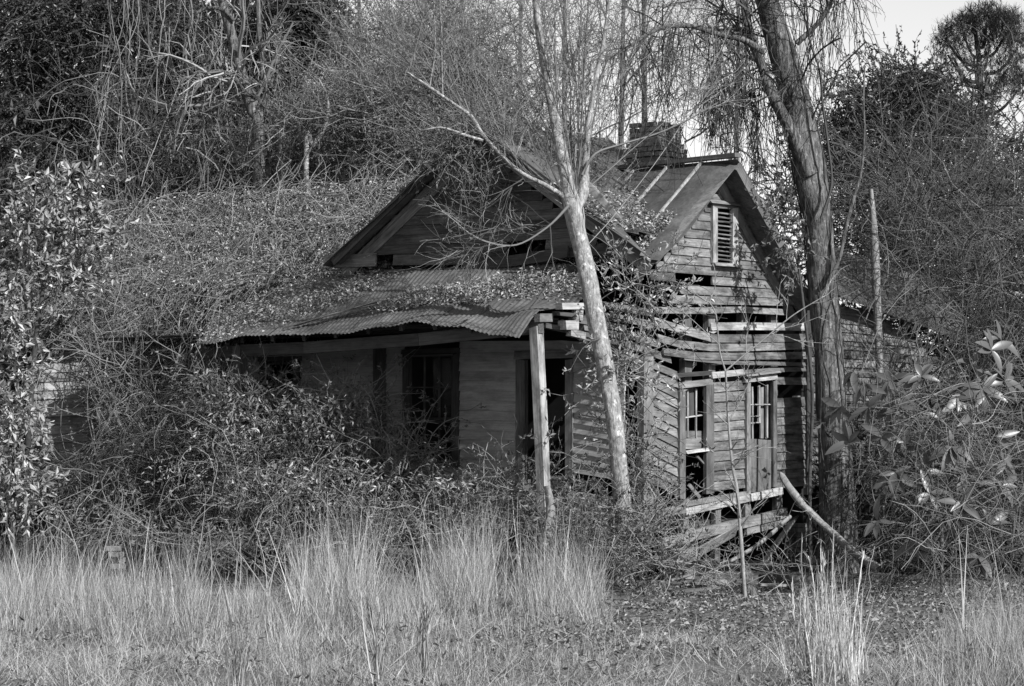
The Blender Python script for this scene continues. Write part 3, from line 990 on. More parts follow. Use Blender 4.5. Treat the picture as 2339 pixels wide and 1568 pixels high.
for k in range(13):
    y = 838 + k * 20.0
    iboard(leftroom, LW, [(60, y + 6), (202, y)], 21, 'clapboard', 'clap_pale', .01)
for k in range(5):
    y = 1050 + k * 18
    iboard(leftroom, LW, [(250, y + 3), (330, y)], 18, 'clapboard', 'wood', .01)
# ------------------------------------------------------------------ vegetation helpers
def tree(name, label, cat, base, group=None):
    return empty(name, tuple(base), label, cat, group)

def rough_tube(g, P, R, sides=12, amp=0.06, freq=9.0):
    """one thick stem with an uneven surface"""
    P, R = P[0], R[0]
    K = len(P)
    T = np.gradient(P, axis=0); T = nrm(T)
    ref = nrm(np.cross(T, A(0.3, 1, 0.1))); B = np.cross(T, ref)
    a = np.arange(sides) * 2 * np.pi / sides
    ph = rng.uniform(0, 6.28, 6)
    z = np.arange(K)[:, None] * 0.35
    d = 1 + amp * (np.sin(a * 2 + z * 0.7 + ph[0]) + .6 * np.sin(a * 3 - z * 1.3 + ph[1]) + .5 * np.sin(a * 5 + z * 2.1 + ph[2])) + rng.normal(size=(K, sides)) * amp * .35
    V = P[:, None, :] + (ref[:, None, :] * np.cos(a)[None, :, None] + B[:, None, :] * np.sin(a)[None, :, None]) * (R[:, None] * d)[:, :, None]
    i = np.arange(K * sides).reshape(K, sides)
    Q = np.stack([i[:-1], np.roll(i[:-1], -1, 1), np.roll(i[1:], -1, 1), i[1:]], -1).reshape(-1, 4)
    g.add(V, Q)

def gz(p):
    return np.array([p[0], p[1], ground_z(p[0], p[1])])

def to_ground(path, Y):
    """add a foot so that a stem traced in the picture reaches the ground"""
    x, y, w = path[0]
    yg = HY + (EYE - GZ + .1) * FPX / Y
    if y < yg - 4:
        path = [(x + 4, yg, w * 1.55), (x + 2, yg * .75 + y * .25, w * 1.15)] + path if yg - y > 60 else [(x + 4, yg, w * 1.5)] + path
    return path

def hang(g, S, L, r, K=6, wob=0.10, dirs=None):
    D = np.tile(A(0, 0, -1.0), (len(S), 1)) + rng.normal(size=(len(S), 3)) * .18 if dirs is None else dirs
    P = walk(S, D, L, K, wob, 0.12)
    tubes(g, P, taper(r, K, .6))
    return P

def leaf_spray(g, P, n, L, wd=.4, spread=1.0, t=(.2, 1.0), droop=0.0):
    """n leaves on each curve"""
    N = len(P)
    if N == 0: return
    idx = np.repeat(np.arange(N), n)
    tt = rng.uniform(t[0], t[1], len(idx))
    S, T, _ = on_curves(P, np.ones(P.shape[:2]), idx, tt)
    D = nrm(T * .6 + rng.normal(size=S.shape) * spread + A(0, 0, -droop))
    leaves(g, S, D, rng.uniform(L[0], L[1], len(idx)), wd)

# ------------------------------------------------------------------ the pale leaning tree in front of the corner
Y1 = 36.2
t1 = tree('leaning_tree', 'pale smooth-barked tree leaning across the house front, ringed with upright shoots', 'tree', gz(W(1428, 1300, Y1)))
g = Geo()
main = stem(to_ground([(1427, 1215, 44), (1418, 1100, 40), (1402, 950, 40), (1376, 800, 41), (1347, 650, 40), (1322, 540, 38), (1306, 465, 44), (1297, 420, 34), (1282, 340, 27), (1254, 200, 22), (1230, 60, 18), (1222, -60, 15), (1218, -200, 10)], Y1), Y1, per=6)
rough_tube(g, *main, sides=14, amp=.055)
fork = stem([(1310, 485, 30), (1332, 440, 26), (1338, 380, 17), (1345, 280, 14), (1362, 180, 12), (1380, 90, 10), (1392, 0, 8), (1405, -120, 6)], Y1, [0, .1, .2, .3, .4, .5, .5, .5])
rough_tube(g, *fork, sides=9, amp=.03)
limb = stem([(1304, 460, 14), (1250, 425, 10), (1190, 395, 9.5), (1148, 357, 9), (1106, 312, 9.5), (1076, 266, 9), (1040, 240, 7), (985, 202, 7), (930, 165, 4)], Y1, [0, -.2, -.4, -.6, -.7, -.8, -.9, -1, -1.1])
rough_tube(g, *limb, sides=9, amp=.04)
limb2 = stem([(1104, 322, 8), (1060, 308, 6.5), (1008, 292, 5), (960, 300, 3)], Y1 - .7)
rough_tube(g, *limb2, sides=8, amp=.04)
g.build('trunk', 'bark_pale', t1, True)
g = Geo()
P0 = [main, fork]
rshoot = stem([(1330, 400, 8), (1360, 352, 6), (1420, 330, 5), (1500, 306, 4.5), (1570, 275, 4), (1640, 235, 3)], Y1, [.1, .1, .2, .3, .3, .3])
tubes(g, *rshoot, sides=5)
lowb = stem([(1300, 470, 8), (1250, 520, 5), (1180, 560, 4.5), (1110, 552, 4), (1050, 520, 3)], Y1 - .4)
tubes(g, *lowb, sides=5)
# upright shoots from the fork, the stem and the limb
def shoots(P, R, n, t, ang, L, r, bias=A(0, 0, 0)):
    S, T, _ = on_curves(P, R, np.zeros(n, int), rng.uniform(t[0], t[1], n))
    a = np.radians(rng.normal(ang[0], ang[1], n))
    D = np.stack([np.sin(a), rng.normal(0, .22, n), np.cos(a)], -1) + bias
    c = walk(S, D, rng.uniform(L[0], L[1], n), 9, .055, -.015)
    return c, taper(rng.uniform(r[0], r[1], n), 9, .3)
C2, R2 = [], []
for args in ((main[0], main[1], 22, (.44, .66), (-4, 19), (2.0, 4.6), (.006, .013)), (main[0], main[1], 20, (.62, .95), (-6, 22), (1.2, 3.0), (.005, .010)),
             (fork[0], fork[1], 16, (.05, .9), (8, 18), (1.4, 3.6), (.006, .014)), (limb[0], limb[1], 20, (.1, 1), (-22, 20), (.9, 2.6), (.005, .011)), (limb2[0], limb2[1], 5, (.2, 1), (-40, 25), (.5, 1.3), (.005, .009))):
    c, r = shoots(*args); C2.append(c); R2.append(r); tubes(g, c, r, 4)
for (P, R), n in ((rshoot, 4), (lowb, 7), (limb, 10)):
    c, r = grow(P, R, n, (25, 70), (.5, 1.4), .5, 9, .16, 0.0, .1, (.15, 1), .006)
    r = np.minimum(r, .009); C2.append(c); R2.append(r); tubes(g, c, r, 3)
C2 = np.concatenate(C2); R2 = np.concatenate(R2)
C3, R3 = grow(C2, R2, 10, (14, 48), (.3, 1.1), .5, 6, .14, 0, .08, (.15, 1), .0042)
R3 = np.minimum(R3, .007)
tubes(g, C3, R3, 3)
C4, R4 = grow(C3, R3, 2, (18, 60), (.15, .45), .7, 4, .2, 0, 0, (.2, 1), .0036)
tubes(g, C4, R4, 3)
# twiggy drooping spray in front of the gable
dr, drr = grow(*lowb, 13, (30, 100), (.5, 1.7), .6, 8, .2, .05, -.2, (.1, 1), .006)
drr = np.minimum(drr, .009)
tubes(g, dr, drr, 3)
d2, d2r = grow(dr, drr, 6, (25, 75), (.2, .6), .6, 5, .24, .03, 0, (.2, 1), .004)
tubes(g, d2, d2r, 3)
print('tree1 twigs', g.ntris())
g.build('branches', 'twig', t1)
g = Geo()
leaf_spray(g, C3[::5], 2, (.03, .06), .5)
S = np.array([W(rng.normal(1385, 18), rng.normal(850, 26), Y1 - .25) for _ in range(26)])
leaves(g, S, rng.normal(size=S.shape), rng.uniform(.06, .12, len(S)), .42)
g.build('leaves', 'leaf_mid', t1)

# ------------------------------------------------------------------ the large tree at the house's right corner
Y2 = 40.6
t2 = tree('large_tree', 'tall thick-trunked forked tree at the right corner of the house, hung with vines', 'tree', gz(W(1912, 1300, Y2)))
g = Geo()
m2 = stem(to_ground([(1914, 1240, 88), (1911, 1100, 78), (1902, 950, 72), (1892, 800, 67), (1884, 690, 64), (1876, 600, 64), (1868, 500, 66), (1855, 420, 76), (1836, 310, 68), (1803, 175, 62), (1768, 60, 58), (1738, -50, 48), (1710, -180, 40)], Y2), Y2, per=6)
rough_tube(g, *m2, sides=20, amp=.055)
f2 = stem([(1852, 400, 34), (1822, 330, 30), (1788, 262, 27), (1758, 205, 25), (1740, 150, 22), (1716, 85, 20), (1700, 10, 18), (1690, -90, 14)], Y2, [-.2, -.25, -.3, -.3, -.3, -.3, -.3, -.3])
rough_tube(g, *f2, sides=10, amp=.05)
l2 = stem([(1742, 120, 17), (1700, 92, 14), (1640, 78, 13), (1575, 60, 12), (1505, 66, 10), (1440, 105, 8), (1385, 140, 5)], Y2, [-.3, -.5, -.7, -.9, -1.2, -1.4, -1.5])
rough_tube(g, *l2, sides=8, amp=.05)
l3 = stem([(1820, 100, 14), (1880, 40, 11), (1915, -30, 9), (1930, -100, 6)], Y2)
rough_tube(g, *l3, sides=8, amp=.05)
sl2 = stem([(1896, 640, 12), (1918, 590, 9), (1932, 525, 8), (1950, 455, 7), (1968, 390, 6), (1975, 300, 5), (1973, 225, 4), (1976, 150, 3)], Y2, [-.3, -.35, -.4, -.4, -.4, -.4, -.4, -.4])
rough_tube(g, *sl2, sides=8, amp=.08)
g.build('trunk', 'bark_grey', t2, True)
g = Geo()
vine = stem([(1876, 500, 7), (1900, 420, 6), (1892, 330, 6), (1880, 240, 6), (1872, 160, 5), (1850, 90, 5), (1842, 0, 4)], Y2, [-.4] * 7)
tubes(g, *vine, sides=5)
brs = []
for P, R, n in ((l2[0], l2[1], 22), (f2[0], f2[1], 14), (l3[0], l3[1], 16), (m2[0][:, 55:], m2[1][:, 55:], 20)):
    c, r = grow(P, R, n, (30, 90), (.7, 2.2), .4, 8, .16, .02, 0, (.1, 1), .008)
    r = np.minimum(r, .016); brs.append((c, r)); tubes(g, c, r, 3)
cc_ = np.concatenate([b[0] for b in brs]); rr_ = np.concatenate([b[1] for b in brs])
c3, r3 = grow(cc_, rr_, 9, (20, 80), (.3, .9), .6, 6, .2, .06, 0, (.15, 1), .0055)
tubes(g, c3, r3, 3)
c4, r4 = grow(c3, r3, 3, (20, 70), (.15, .45), .7, 5, .2, .1, 0, (.2, 1), .0045)
tubes(g, c4, r4, 3)
# strands hanging from the limbs
for (P, R), n, Lr in ((l2, 90, (.8, 2.6)), (f2, 70, (.8, 2.4)), (l3, 40, (.6, 1.8))):
    idx = np.zeros(n, int); S, T, _ = on_curves(P, R, idx, rng.uniform(.1, 1, n))
    hang(g, S + rng.normal(size=S.shape) * .12, rng.uniform(Lr[0], Lr[1], n), rng.uniform(.004, .008, n), 9, .12)
S = np.array([W(rng.uniform(1790, 1960), rng.uniform(-60, 40), Y2 + rng.uniform(-.5, .8)) for _ in range(60)])
hp_ = hang(g, S, rng.uniform(.5, 2.2, 60), rng.uniform(.004, .008, 60), 9, .1)
print('tree2 twigs', g.ntris())
g.build('branches', 'twig_dark', t2)
g = Geo()
moss = [(1700, 190, Y2, 14, 90, .3), (1722, 260, Y2, 12, 90, .3), (1640, 220, Y2 - .4, 40, 110, .5), (1730, 330, Y2, 10, 60, .2)]
S = blob_points(moss, 420)
hang(g, S, rng.uniform(.25, .7, 420), rng.uniform(.004, .007, 420), 6, .16)
S = blob_points([(1720, 225, Y2, 10, 18, .2), (1728, 250, Y2, 8, 12, .2), (1790, 300, Y2 - .4, 10, 10, .1)], 50)
leaves(g, S, rng.normal(size=S.shape) + A(0, 0, -1), .10, .5)
g.build('hanging_moss', 'twig_dark', t2)
g = Geo()
for k in range(5):                                     # vines wound up the trunk
    t_ = np.linspace(.02, rng.uniform(.5, .95), 26)
    S, T, r_ = on_curves(m2[0], m2[1], np.zeros(26, int), t_)
    a_ = rng.uniform(3.6, 5.8) + np.cumsum(rng.normal(0, .22, 26))
    o_ = np.stack([np.cos(a_), np.sin(a_), np.zeros(26)], -1)
    tubes(g, (S + o_ * (r_ * 1.06)[:, None])[None], np.full((1, 26), rng.uniform(.006, .012)), 4)
g.build('climbing_vines', 'twig_dark', t2)

# ------------------------------------------------------------------ trunks standing behind the left half of the roof
def plain_tree(name, label, path, Y, mat='bark_grey', nbr=12, L=(.8, 2.2), twig='twig', up=.1, sub=5, grav=.02, ang=(30, 80), tmin=.3, group=None, extra=(), sides=9, rcap=.03, foliage=None):
    path = to_ground(path, Y)
    b = W(path[0][0], path[0][1], Y)
    t = tree(name, label, 'tree', gz(b), group)
    g = Geo()
    st = stem(path, Y)
    rough_tube(g, *st, sides=sides, amp=.05)
    ex = []
    for e in extra:
        s_ = stem(e, Y - .1); ex.append(s_); rough_tube(g, *s_, sides=7, amp=.05)
    g.build('trunk', mat, t, True)
    if nbr:
        g = Geo()
        c, r = grow(st[0], st[1], nbr, ang, L, .45, 9, .15, grav, up, (tmin, 1), .008)
        r = np.minimum(r, rcap)
        for s_ in ex:
            c1, r1 = grow(s_[0], s_[1], max(3, nbr // 3), ang, (L[0] * .6, L[1] * .6), .5, 9, .15, grav, up, (.1, 1), .007)
            c = np.concatenate([c, c1]); r = np.concatenate([r, np.minimum(r1, rcap)])
        tubes(g, c, r, 4)
        c2, r2 = grow(c, r, sub, (20, 70), (L[0] * .5, L[1] * .5), .55, 5, .18, grav, up * .5, (.15, 1), .006)
        tubes(g, c2, r2, 3)
        c3, r3 = grow(c2, r2, sub, (20, 70), (L[0] * .22, L[1] * .25), .65, 4, .2, grav, 0, (.15, 1), .005)
        tubes(g, c3, r3, 3)
        g.build('branches', twig, t)
        if foliage:
            g = Geo()
            leaf_spray(g, c3, foliage[0], foliage[1], .5)
            g.build('foliage', foliage[2], t)
    return t

plain_tree('bare_tree', 'thick grey trunk with two arching limbs behind the vine-covered roof',
           [(592, 335, 28), (578, 255, 27), (552, 170, 26), (532, 90, 23), (508, 5, 21), (490, -90, 18)], 47.6, nbr=10, twig='twig_pale',
           extra=[[(553, 195, 11), (520, 168, 11), (482, 166, 10), (445, 195, 9), (422, 255, 8), (405, 300, 7), (396, 360, 4)],
                  [(536, 48, 9), (512, 24, 9), (478, 18, 8), (450, 30, 6)]], mat='bark_grey', sides=12)
plain_tree('bare_tree', 'straight slender trunk just right of the thick arching-limbed one',
           [(612, 330, 17), (607, 240, 16), (600, 150, 14), (592, 60, 12), (588, -60, 9)], 47.8, nbr=12, L=(.6, 1.6), mat='bark_grey')
plain_tree('broken_trunk', 'short pale broken trunk standing among vines above the roof',
           [(646, 372, 23), (639, 315, 22), (632, 272, 19)], 48.6, 'bark_dead', 0)
plain_tree('bare_sapling', 'thin crooked grey sapling bending over the vine-covered roof ridge',
           [(700, 360, 13), (716, 335, 12), (738, 300, 9), (750, 258, 8), (746, 215, 6), (728, 180, 4)], 46.6, 'bark_pale', 10, (.5, 1.4))
plain_tree('dead_snag', 'broken dead snag rising behind the lean-to right of the large tree',
           [(2014, 1000, 20), (2010, 850, 19), (2004, 700, 19), (2000, 600, 20), (1996, 520, 17), (1990, 432, 9)], 42, 'bark_dead', 0)

# ------------------------------------------------------------------ bare woods behind the house: each trunk a tree of its own
specs = [(845, 60, 17, -20), (960, 66, 15, 10), (1075, 62, 16, -15), (1180, 68, 14, 8), (1290, 64, 18, 0), (1410, 60, 17, 12), (1478, 66, 18, -6), (1675, 64, 15, 10)]
words = ['at the far left of the woods behind the roof', 'second from the left in the woods behind the roof', 'behind the peak of the front gable', 'just right of the front gable peak',
         'directly behind the shoots of the leaning tree', 'left of the chimney', 'close beside the chimney on its left', 'between the chimney and the large forked tree']
for (x, Y, w, ln), wd in zip(specs, words):
    gr = HY + (EYE - GZ) * FPX / Y
    pth = [(x, gr, w * 1.2), (x + ln * .3, 700, w), (x + ln * .6, 420, w * .85), (x + ln, 200, w * .7), (x + ln * 1.2, 20, w * .5), (x + ln * 1.5, -140, w * .3)]
    plain_tree('bare_woodland_tree', 'bare winter tree ' + wd, pth, Y, 'bark_grey', 17 if x < 1300 else 13, (1.2, 3.4), 'twig', .35, 5, 0.0, (25, 65), .45, 'bare trees in the woods behind the house', rcap=.02)

# ------------------------------------------------------------------ pine and the rounded dark tree, right
tp_ = tree('pine_tree', 'tall pine with layered needle clumps against the sky at upper right', 'tree', gz(W(2245, 1200, 72)))
g = Geo()
ps = stem(to_ground([(2250, 700, 22), (2246, 420, 18), (2243, 260, 16), (2236, 130, 12), (2225, 60, 8), (2220, 28, 4)], 72), 72)
rough_tube(g, *ps, sides=9, amp=.04)
g.build('trunk', 'bark_grey', tp_, True)
pads = [(2255, 40, 55, 22), (2200, 62, 40, 18), (2300, 60, 45, 24), (2180, 96, 30, 14), (2262, 92, 50, 18), (2325, 100, 34, 20), (2165, 120, 22, 9), (2160, 82, 18, 12), (2225, 128, 26, 8), (2300, 150, 46, 14), (2190, 150, 20, 6), (2272, 205, 40, 16), (2215, 165, 18, 6), (2330, 190, 40, 20), (2180, 132, 12, 5)]
g = Geo(); gb = Geo()
for (x, y, rx, ry) in pads:
    S0 = W(2240, min(330, y + 70), 72); S1 = W(x, y + ry * .6, 72)
    mid = (S0 + S1) / 2 + A(0, 0, -.25)
    tubes(gb, catmull([S0, mid, S1], 4)[None], np.linspace(.06, .025, 9)[None], 4)
    n = int(rx * ry * .20)
    S = blob_points([(x, y, 72, rx, ry * .62, .9)], n)
    tw = walk(S, rng.normal(size=(n, 3)) + A(0, 0, .5), .28, 3, .1)
    tubes(gb, tw[::2], taper(np.full(len(tw[::2]), .009), 3), 3)
    idx = np.repeat(np.arange(n), 12)
    Dn = nrm(rng.normal(size=(len(idx), 3)) + A(0, 0, .25))
    blades(g, tw[idx, 2], Dn, rng.uniform(.14, .24, len(idx)), .014, 2, 0.0)
gb.build('branches', 'twig_dark', tp_)
g.build('needles', 'needle', tp_)

dm = tree('ivy_covered_tree', 'rounded dark vine-smothered tree crown below the pine', 'tree', gz(W(2060, 1200, 60)))
g = Geo()
ds = stem(to_ground([(2085, 760, 24), (2075, 520, 22), (2060, 330, 18), (2048, 200, 12)], 60), 60)
rough_tube(g, *ds, sides=9); 
for e in ([(2066, 420, 12), (2010, 330, 10), (1960, 240, 7)], [(2064, 400, 12), (2110, 300, 10), (2160, 220, 7)], [(2055, 300, 10), (2030, 220, 8), (2000, 160, 5)], [(2058, 320, 10), (2095, 230, 8), (2120, 160, 5)], [(2070, 470, 10), (2150, 420, 8), (2210, 340, 6)]):
    s_ = stem(e, 60); rough_tube(g, *s_, sides=7)
g.build('trunk', 'bark_dark', dm, True)
g = Geo(); gl = Geo()
dome = [(1905, 340, 60, 30, 60, 1.0), (2215, 250, 60, 40, 60, 1.2), (2140, 165, 60, 50, 34, 1.2), (2050, 170, 60, 95, 50, 1.8), (1975, 225, 60, 70, 55, 1.6), (2120, 220, 60, 80, 55, 1.6), (1925, 290, 60, 38, 70, 1.2), (2185, 300, 60, 45, 70, 1.2), (2050, 140, 60, 50, 28, 1.2)]
dome = [(b[0], b[1] + 34) + tuple(b[2:]) for b in dome]
n = 1150; S = blob_points(dome, n)
P = walk(S, rng.normal(size=(n, 3)) + A(0, 0, .2), rng.uniform(.5, 1.3, n), 7, .28, .05)
tubes(g, P, taper(rng.uniform(.008, .016, n), 7, .5), 3)
leaf_spray(gl, P, 11, (.06, .12), .5)
under = [(2050, 330, 60, 120, 90, 1.8), (1960, 400, 60, 60, 70, 1.4)]
n = 600; S = blob_points(under, n)
P = walk(S, rng.normal(size=(n, 3)) + A(0, 0, -.4), rng.uniform(.6, 1.8, n), 8, .26, .08)
tubes(g, P, taper(rng.uniform(.008, .018, n), 8, .5), 3)
leaf_spray(gl, P[::3], 4, (.05, .10), .5)
g.build('branches', 'twig_dark', dm)
gl.build('foliage', 'leaf_dark', dm)
# ------------------------------------------------------------------ evergreen trees, upper left
def leafy(name, label, cat, foot, trunkpaths, Y, blobs, nshoot, leaf_n, leafL, leafmat, twigmat='twig_dark', shootL=(.5, 1.2), wd=.45, barkmat='bark_dark', group=None, up=.3, wob=.22, tr=.006):
    t = tree(name, label, cat, gz(W(foot, 1200, Y)), group)
    g = Geo()
    for p_ in trunkpaths:
        s_ = stem(to_ground(p_, Y) if p_ is trunkpaths[0] else p_, Y); rough_tube(g, *s_, sides=8)
    g.build('trunk', barkmat, t, True)
    g = Geo(); gl = Geo()
    S = blob_points(blobs, nshoot)
    P = walk(S, rng.normal(size=(nshoot, 3)) + A(0, 0, up), rng.uniform(shootL[0], shootL[1], nshoot), 6, wob, .04)
    tubes(g, P, taper(rng.uniform(tr, tr * 2.2, nshoot), 6, .4), 3)
    leaf_spray(gl, P, leaf_n, leafL, wd, .8, (.1, 1), .2)
    g.build('branches', twigmat, t)
    gl.build('foliage', leafmat, t)
    return t

leafy('evergreen_tree', 'dark dense evergreen tree filling the upper left corner', 'tree', 80, [[(95, 700, 40), (100, 400, 34), (110, 200, 26), (90, 0, 20)], [(100, 380, 18), (180, 280, 14), (240, 180, 10)]], 52,
      [(70, 90, 52, 130, 120, 2.0), (200, 60, 52, 110, 90, 1.8), (40, 270, 52, 90, 120, 1.8), (200, 240, 52, 80, 80, 1.5), (120, 380, 52, 130, 70, 1.8), (310, 30, 52, 60, 60, 1.4), (10, -20, 52, 80, 80, 1.5)],
      2600, 15, (.06, .12), 'leaf_dark')
leafy('evergreen_tree', 'dark evergreen tree behind the arching-limbed trunk, upper left', 'tree', 430, [[(440, 700, 26), (438, 400, 24), (445, 150, 18), (450, -40, 12)]], 56,
      [(410, 70, 56, 75, 90, 1.6), (480, 210, 56, 70, 100, 1.4), (380, 220, 56, 50, 80, 1.2), (520, 100, 56, 60, 110, 1.4)],
      1100, 13, (.07, .14), 'leaf_dark')
leafy('evergreen_tree', 'dark leafy evergreen top reaching the sky above the roof, left of centre', 'tree', 690, [[(690, 700, 22), (685, 400, 20), (690, 200, 16), (700, 40, 10)]], 56,
      [(690, 40, 56, 85, 75, 1.6), (750, 90, 56, 60, 55, 1.3), (640, 120, 56, 50, 80, 1.3), (660, 260, 56, 60, 90, 1.3), (790, 120, 56, 30, 30, .8)],
      1150, 13, (.07, .14), 'leaf_dark')
# broad-leaved shrubs on the left edge, leaves catching the sun
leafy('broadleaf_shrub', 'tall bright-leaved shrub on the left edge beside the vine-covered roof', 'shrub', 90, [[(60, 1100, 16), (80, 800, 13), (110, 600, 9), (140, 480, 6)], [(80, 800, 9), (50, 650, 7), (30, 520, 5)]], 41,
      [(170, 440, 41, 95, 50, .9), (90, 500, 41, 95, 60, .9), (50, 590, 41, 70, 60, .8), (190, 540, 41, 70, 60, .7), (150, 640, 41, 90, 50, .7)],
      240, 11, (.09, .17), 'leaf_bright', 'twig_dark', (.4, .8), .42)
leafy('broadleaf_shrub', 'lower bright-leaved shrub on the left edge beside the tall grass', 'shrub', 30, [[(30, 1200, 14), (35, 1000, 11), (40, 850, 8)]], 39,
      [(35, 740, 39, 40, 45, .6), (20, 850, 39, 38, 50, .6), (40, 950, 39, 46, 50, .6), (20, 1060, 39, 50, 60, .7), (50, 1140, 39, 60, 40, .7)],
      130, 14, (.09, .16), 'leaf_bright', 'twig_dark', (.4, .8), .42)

# ------------------------------------------------------------------ vines and brambles: one uncountable mass each
def thicket(name, label, blobs, n, L, K, wob, grav, r, mat, up=.2, lf=0, lfL=(.05, .09), lfmat='leaf_mid', sub=0, subL=(.2, .5), cat='vines', clear=()):
    S = blob_points(blobs, n)
    P = walk(S, rng.normal(size=(n, 3)) * A(1, .6, 1) + A(0, 0, up), rng.uniform(L[0], L[1], n), K, wob, grav)
    P[:, :, 2] = np.maximum(P[:, :, 2], GZ + .02)
    if clear:
        keep = np.ones(len(P), bool)
        qx = P[:, :, 0] / P[:, :, 1] * FPX + CX; qy = HY - (P[:, :, 2] - EYE) / P[:, :, 1] * FPX
        for (x0, x1, y0, y1, Ymax, part_) in clear:
            hit = ((qx > x0) & (qx < x1) & (qy > y0) & (qy < y1) & (P[:, :, 1] < Ymax)).sum(1) > 1
            keep &= ~(hit & (rng.uniform(0, 1, len(P)) < part_))
        P = P[keep]; n = len(P)
    R = taper(rng.uniform(r[0], r[1], n), K, .5)
    t = empty(name, tuple(gz(S.mean(0))), label, cat)
    t['kind'] = 'stuff'
    g = Geo()
    tubes(g, P, R, 3)
    Q = P
    if sub:
        c, rr = grow(P, R, sub, (25, 80), subL, .7, 4, .2, grav, 0, (.1, 1), .0042)
        tubes(g, c, rr, 3); Q = c
    print(name, g.ntris())
    g.build('stems', mat, t)
    if lf:
        gl = Geo()
        leaf_spray(gl, Q, lf, lfL, .42)
        print(name, 'leaves', gl.ntris())
        gl.build('leaves', lfmat, t)
    return t

def on_roof(n, s0, s1, f0, f1, h=(0, .2)):
    s = rng.uniform(s0, s1, n); f = rng.uniform(f0, f1, n)
    t = te + (tr - te) * f; z = ze + (zr - ze) * f
    return C0 + s[:, None] * e_u + t[:, None] * e_v + ZUP * (z + rng.uniform(h[0], h[1], n) - .05)[:, None]

# vine mat over the left part of the main roof
rv = empty('roof_vines', tuple(gz(P2(9, 0))), 'thick mat of dry vines and leaves covering the left roof slope', 'vines'); rv['kind'] = 'stuff'
g = Geo(); gl = Geo()
n = 3900
S = on_roof(n, 4.6, 13.6, -.08, 1.05, (-.02, .22))
tang = nrm(rng.normal(size=(n, 1)) * e_u + rng.normal(size=(n, 1)) * (e_v * .8 + ZUP * .6) + rng.normal(size=(n, 3)) * .35)
P = walk(S, tang, rng.uniform(.3, 1.1, n), 5, .24, .04)
tubes(g, P, taper(rng.uniform(.004, .009, n), 5, .6), 3)
n = 36000
S = on_roof(n, 4.8, 13.6, -.06, 1.04, (0, .16))
leaves(gl, S, rng.normal(size=(n, 3)) + A(.2, -.2, 0), rng.uniform(.03, .075, n), .5)
# skirt hanging over the eave and onto the porch roof
n = 1500
S = on_roof(n, 6.4, 13.4, -.12, .02, (-.05, .15))
P = walk(S, nrm(np.tile(n_f, (n, 1)) * .8 + rng.normal(size=(n, 3)) * .5 + A(0, 0, .2)), rng.uniform(.6, 1.8, n), 8, .2, .22)
tubes(g, P, taper(rng.uniform(.004, .008, n), 8, .6), 3)
leaf_spray(gl, P, 4, (.04, .09), .5)
print('roof vines', g.ntris(), gl.ntris())
g.build('stems', 'twig', rv)
gl.build('leaves', 'leaf_dry', rv)

# twiggy mass rising behind the roof ridge
thicket('ridge_vines', 'grey tangle of fine vines rising above the roof ridge, left of the leaning tree',
        [(780, 300, 48, 180, 100, 1.6), (930, 260, 47, 150, 110, 1.5), (1060, 200, 47, 130, 90, 1.5), (850, 210, 49, 130, 60, 1.5), (1160, 280, 46, 90, 90, 1.2), (700, 350, 49.5, 60, 50, .8), (960, 350, 46, 90, 50, .9)],
        1600, (.6, 2.0), 8, .24, .02, (.005, .010), 'twig', .5, 3, (.04, .08), 'leaf_mid', 5, (.2, .6))
thicket('upper_twigs', 'haze of bare twig tips against the sky at top centre',
        [(880, 90, 50, 130, 70, 1.6), (1030, 80, 50, 120, 80, 1.6), (1160, 100, 50, 80, 100, 1.4), (960, 130, 50, 140, 60, 1.5)],
        400, (.8, 2.2), 8, .16, 0, (.004, .009), 'twig', .9, 2, (.04, .07), 'leaf_mid', 6, (.2, .7))
fw = empty('dark_woods', tuple(gz(W(400, 1200, 60))), 'dark evergreen woods far behind the left half of the house', 'woods'); fw['kind'] = 'stuff'
gl = Geo(); n = 9500
S = blob_points([(100, 350, 60, 260, 200, 1.5), (420, 300, 60, 240, 170, 1.5), (700, 330, 60, 200, 120, 1.5), (100, 700, 58, 240, 250, 1.5), (950, 370, 60, 160, 80, 1.2), (300, 80, 60, 200, 120, 1.5), (560, 120, 60, 120, 130, 1.3)], n)
leaves(gl, S, rng.normal(size=(n, 3)), rng.uniform(.18, .42, n), .6)
gl.build('foliage', 'leaf_dark', fw)
n = 300; g = Geo(); S = blob_points([(300, 450, 60, 400, 250, 1.5)], n)
tubes(g, walk(S, rng.normal(size=(n, 3)) + A(0, 0, .8), rng.uniform(1, 3, n), 6, .15), taper(rng.uniform(.015, .04, n), 6), 3)
g.build('branches', 'twig_dark', fw)
thicket('gable_vines', 'bare vines tangled over the peak and right slope of the front gable',
        [(1120, 300, 39.6, 90, 40, .5), (1220, 380, 39.8, 90, 50, .6), (1320, 450, 39.8, 70, 50, .5), (1030, 340, 39.4, 60, 50, .4)],
        420, (.5, 1.6), 8, .24, .05, (.004, .008), 'twig', .2, 3, (.04, .08), 'leaf_mid', 4, (.2, .5))
thicket('chimney_twigs', 'pale haze of fine bare twigs behind and around the chimney',
        [(1500, 150, 56, 150, 130, 1.5), (1650, 250, 54, 80, 120, 1.2), (1420, 270, 54, 90, 100, 1.2), (1580, 90, 56, 120, 90, 1.5)],
        190, (1.0, 2.8), 7, .16, 0, (.004, .007), 'twig', .8, 1, (.04, .07), 'leaf_mid', 6, (.3, .9))
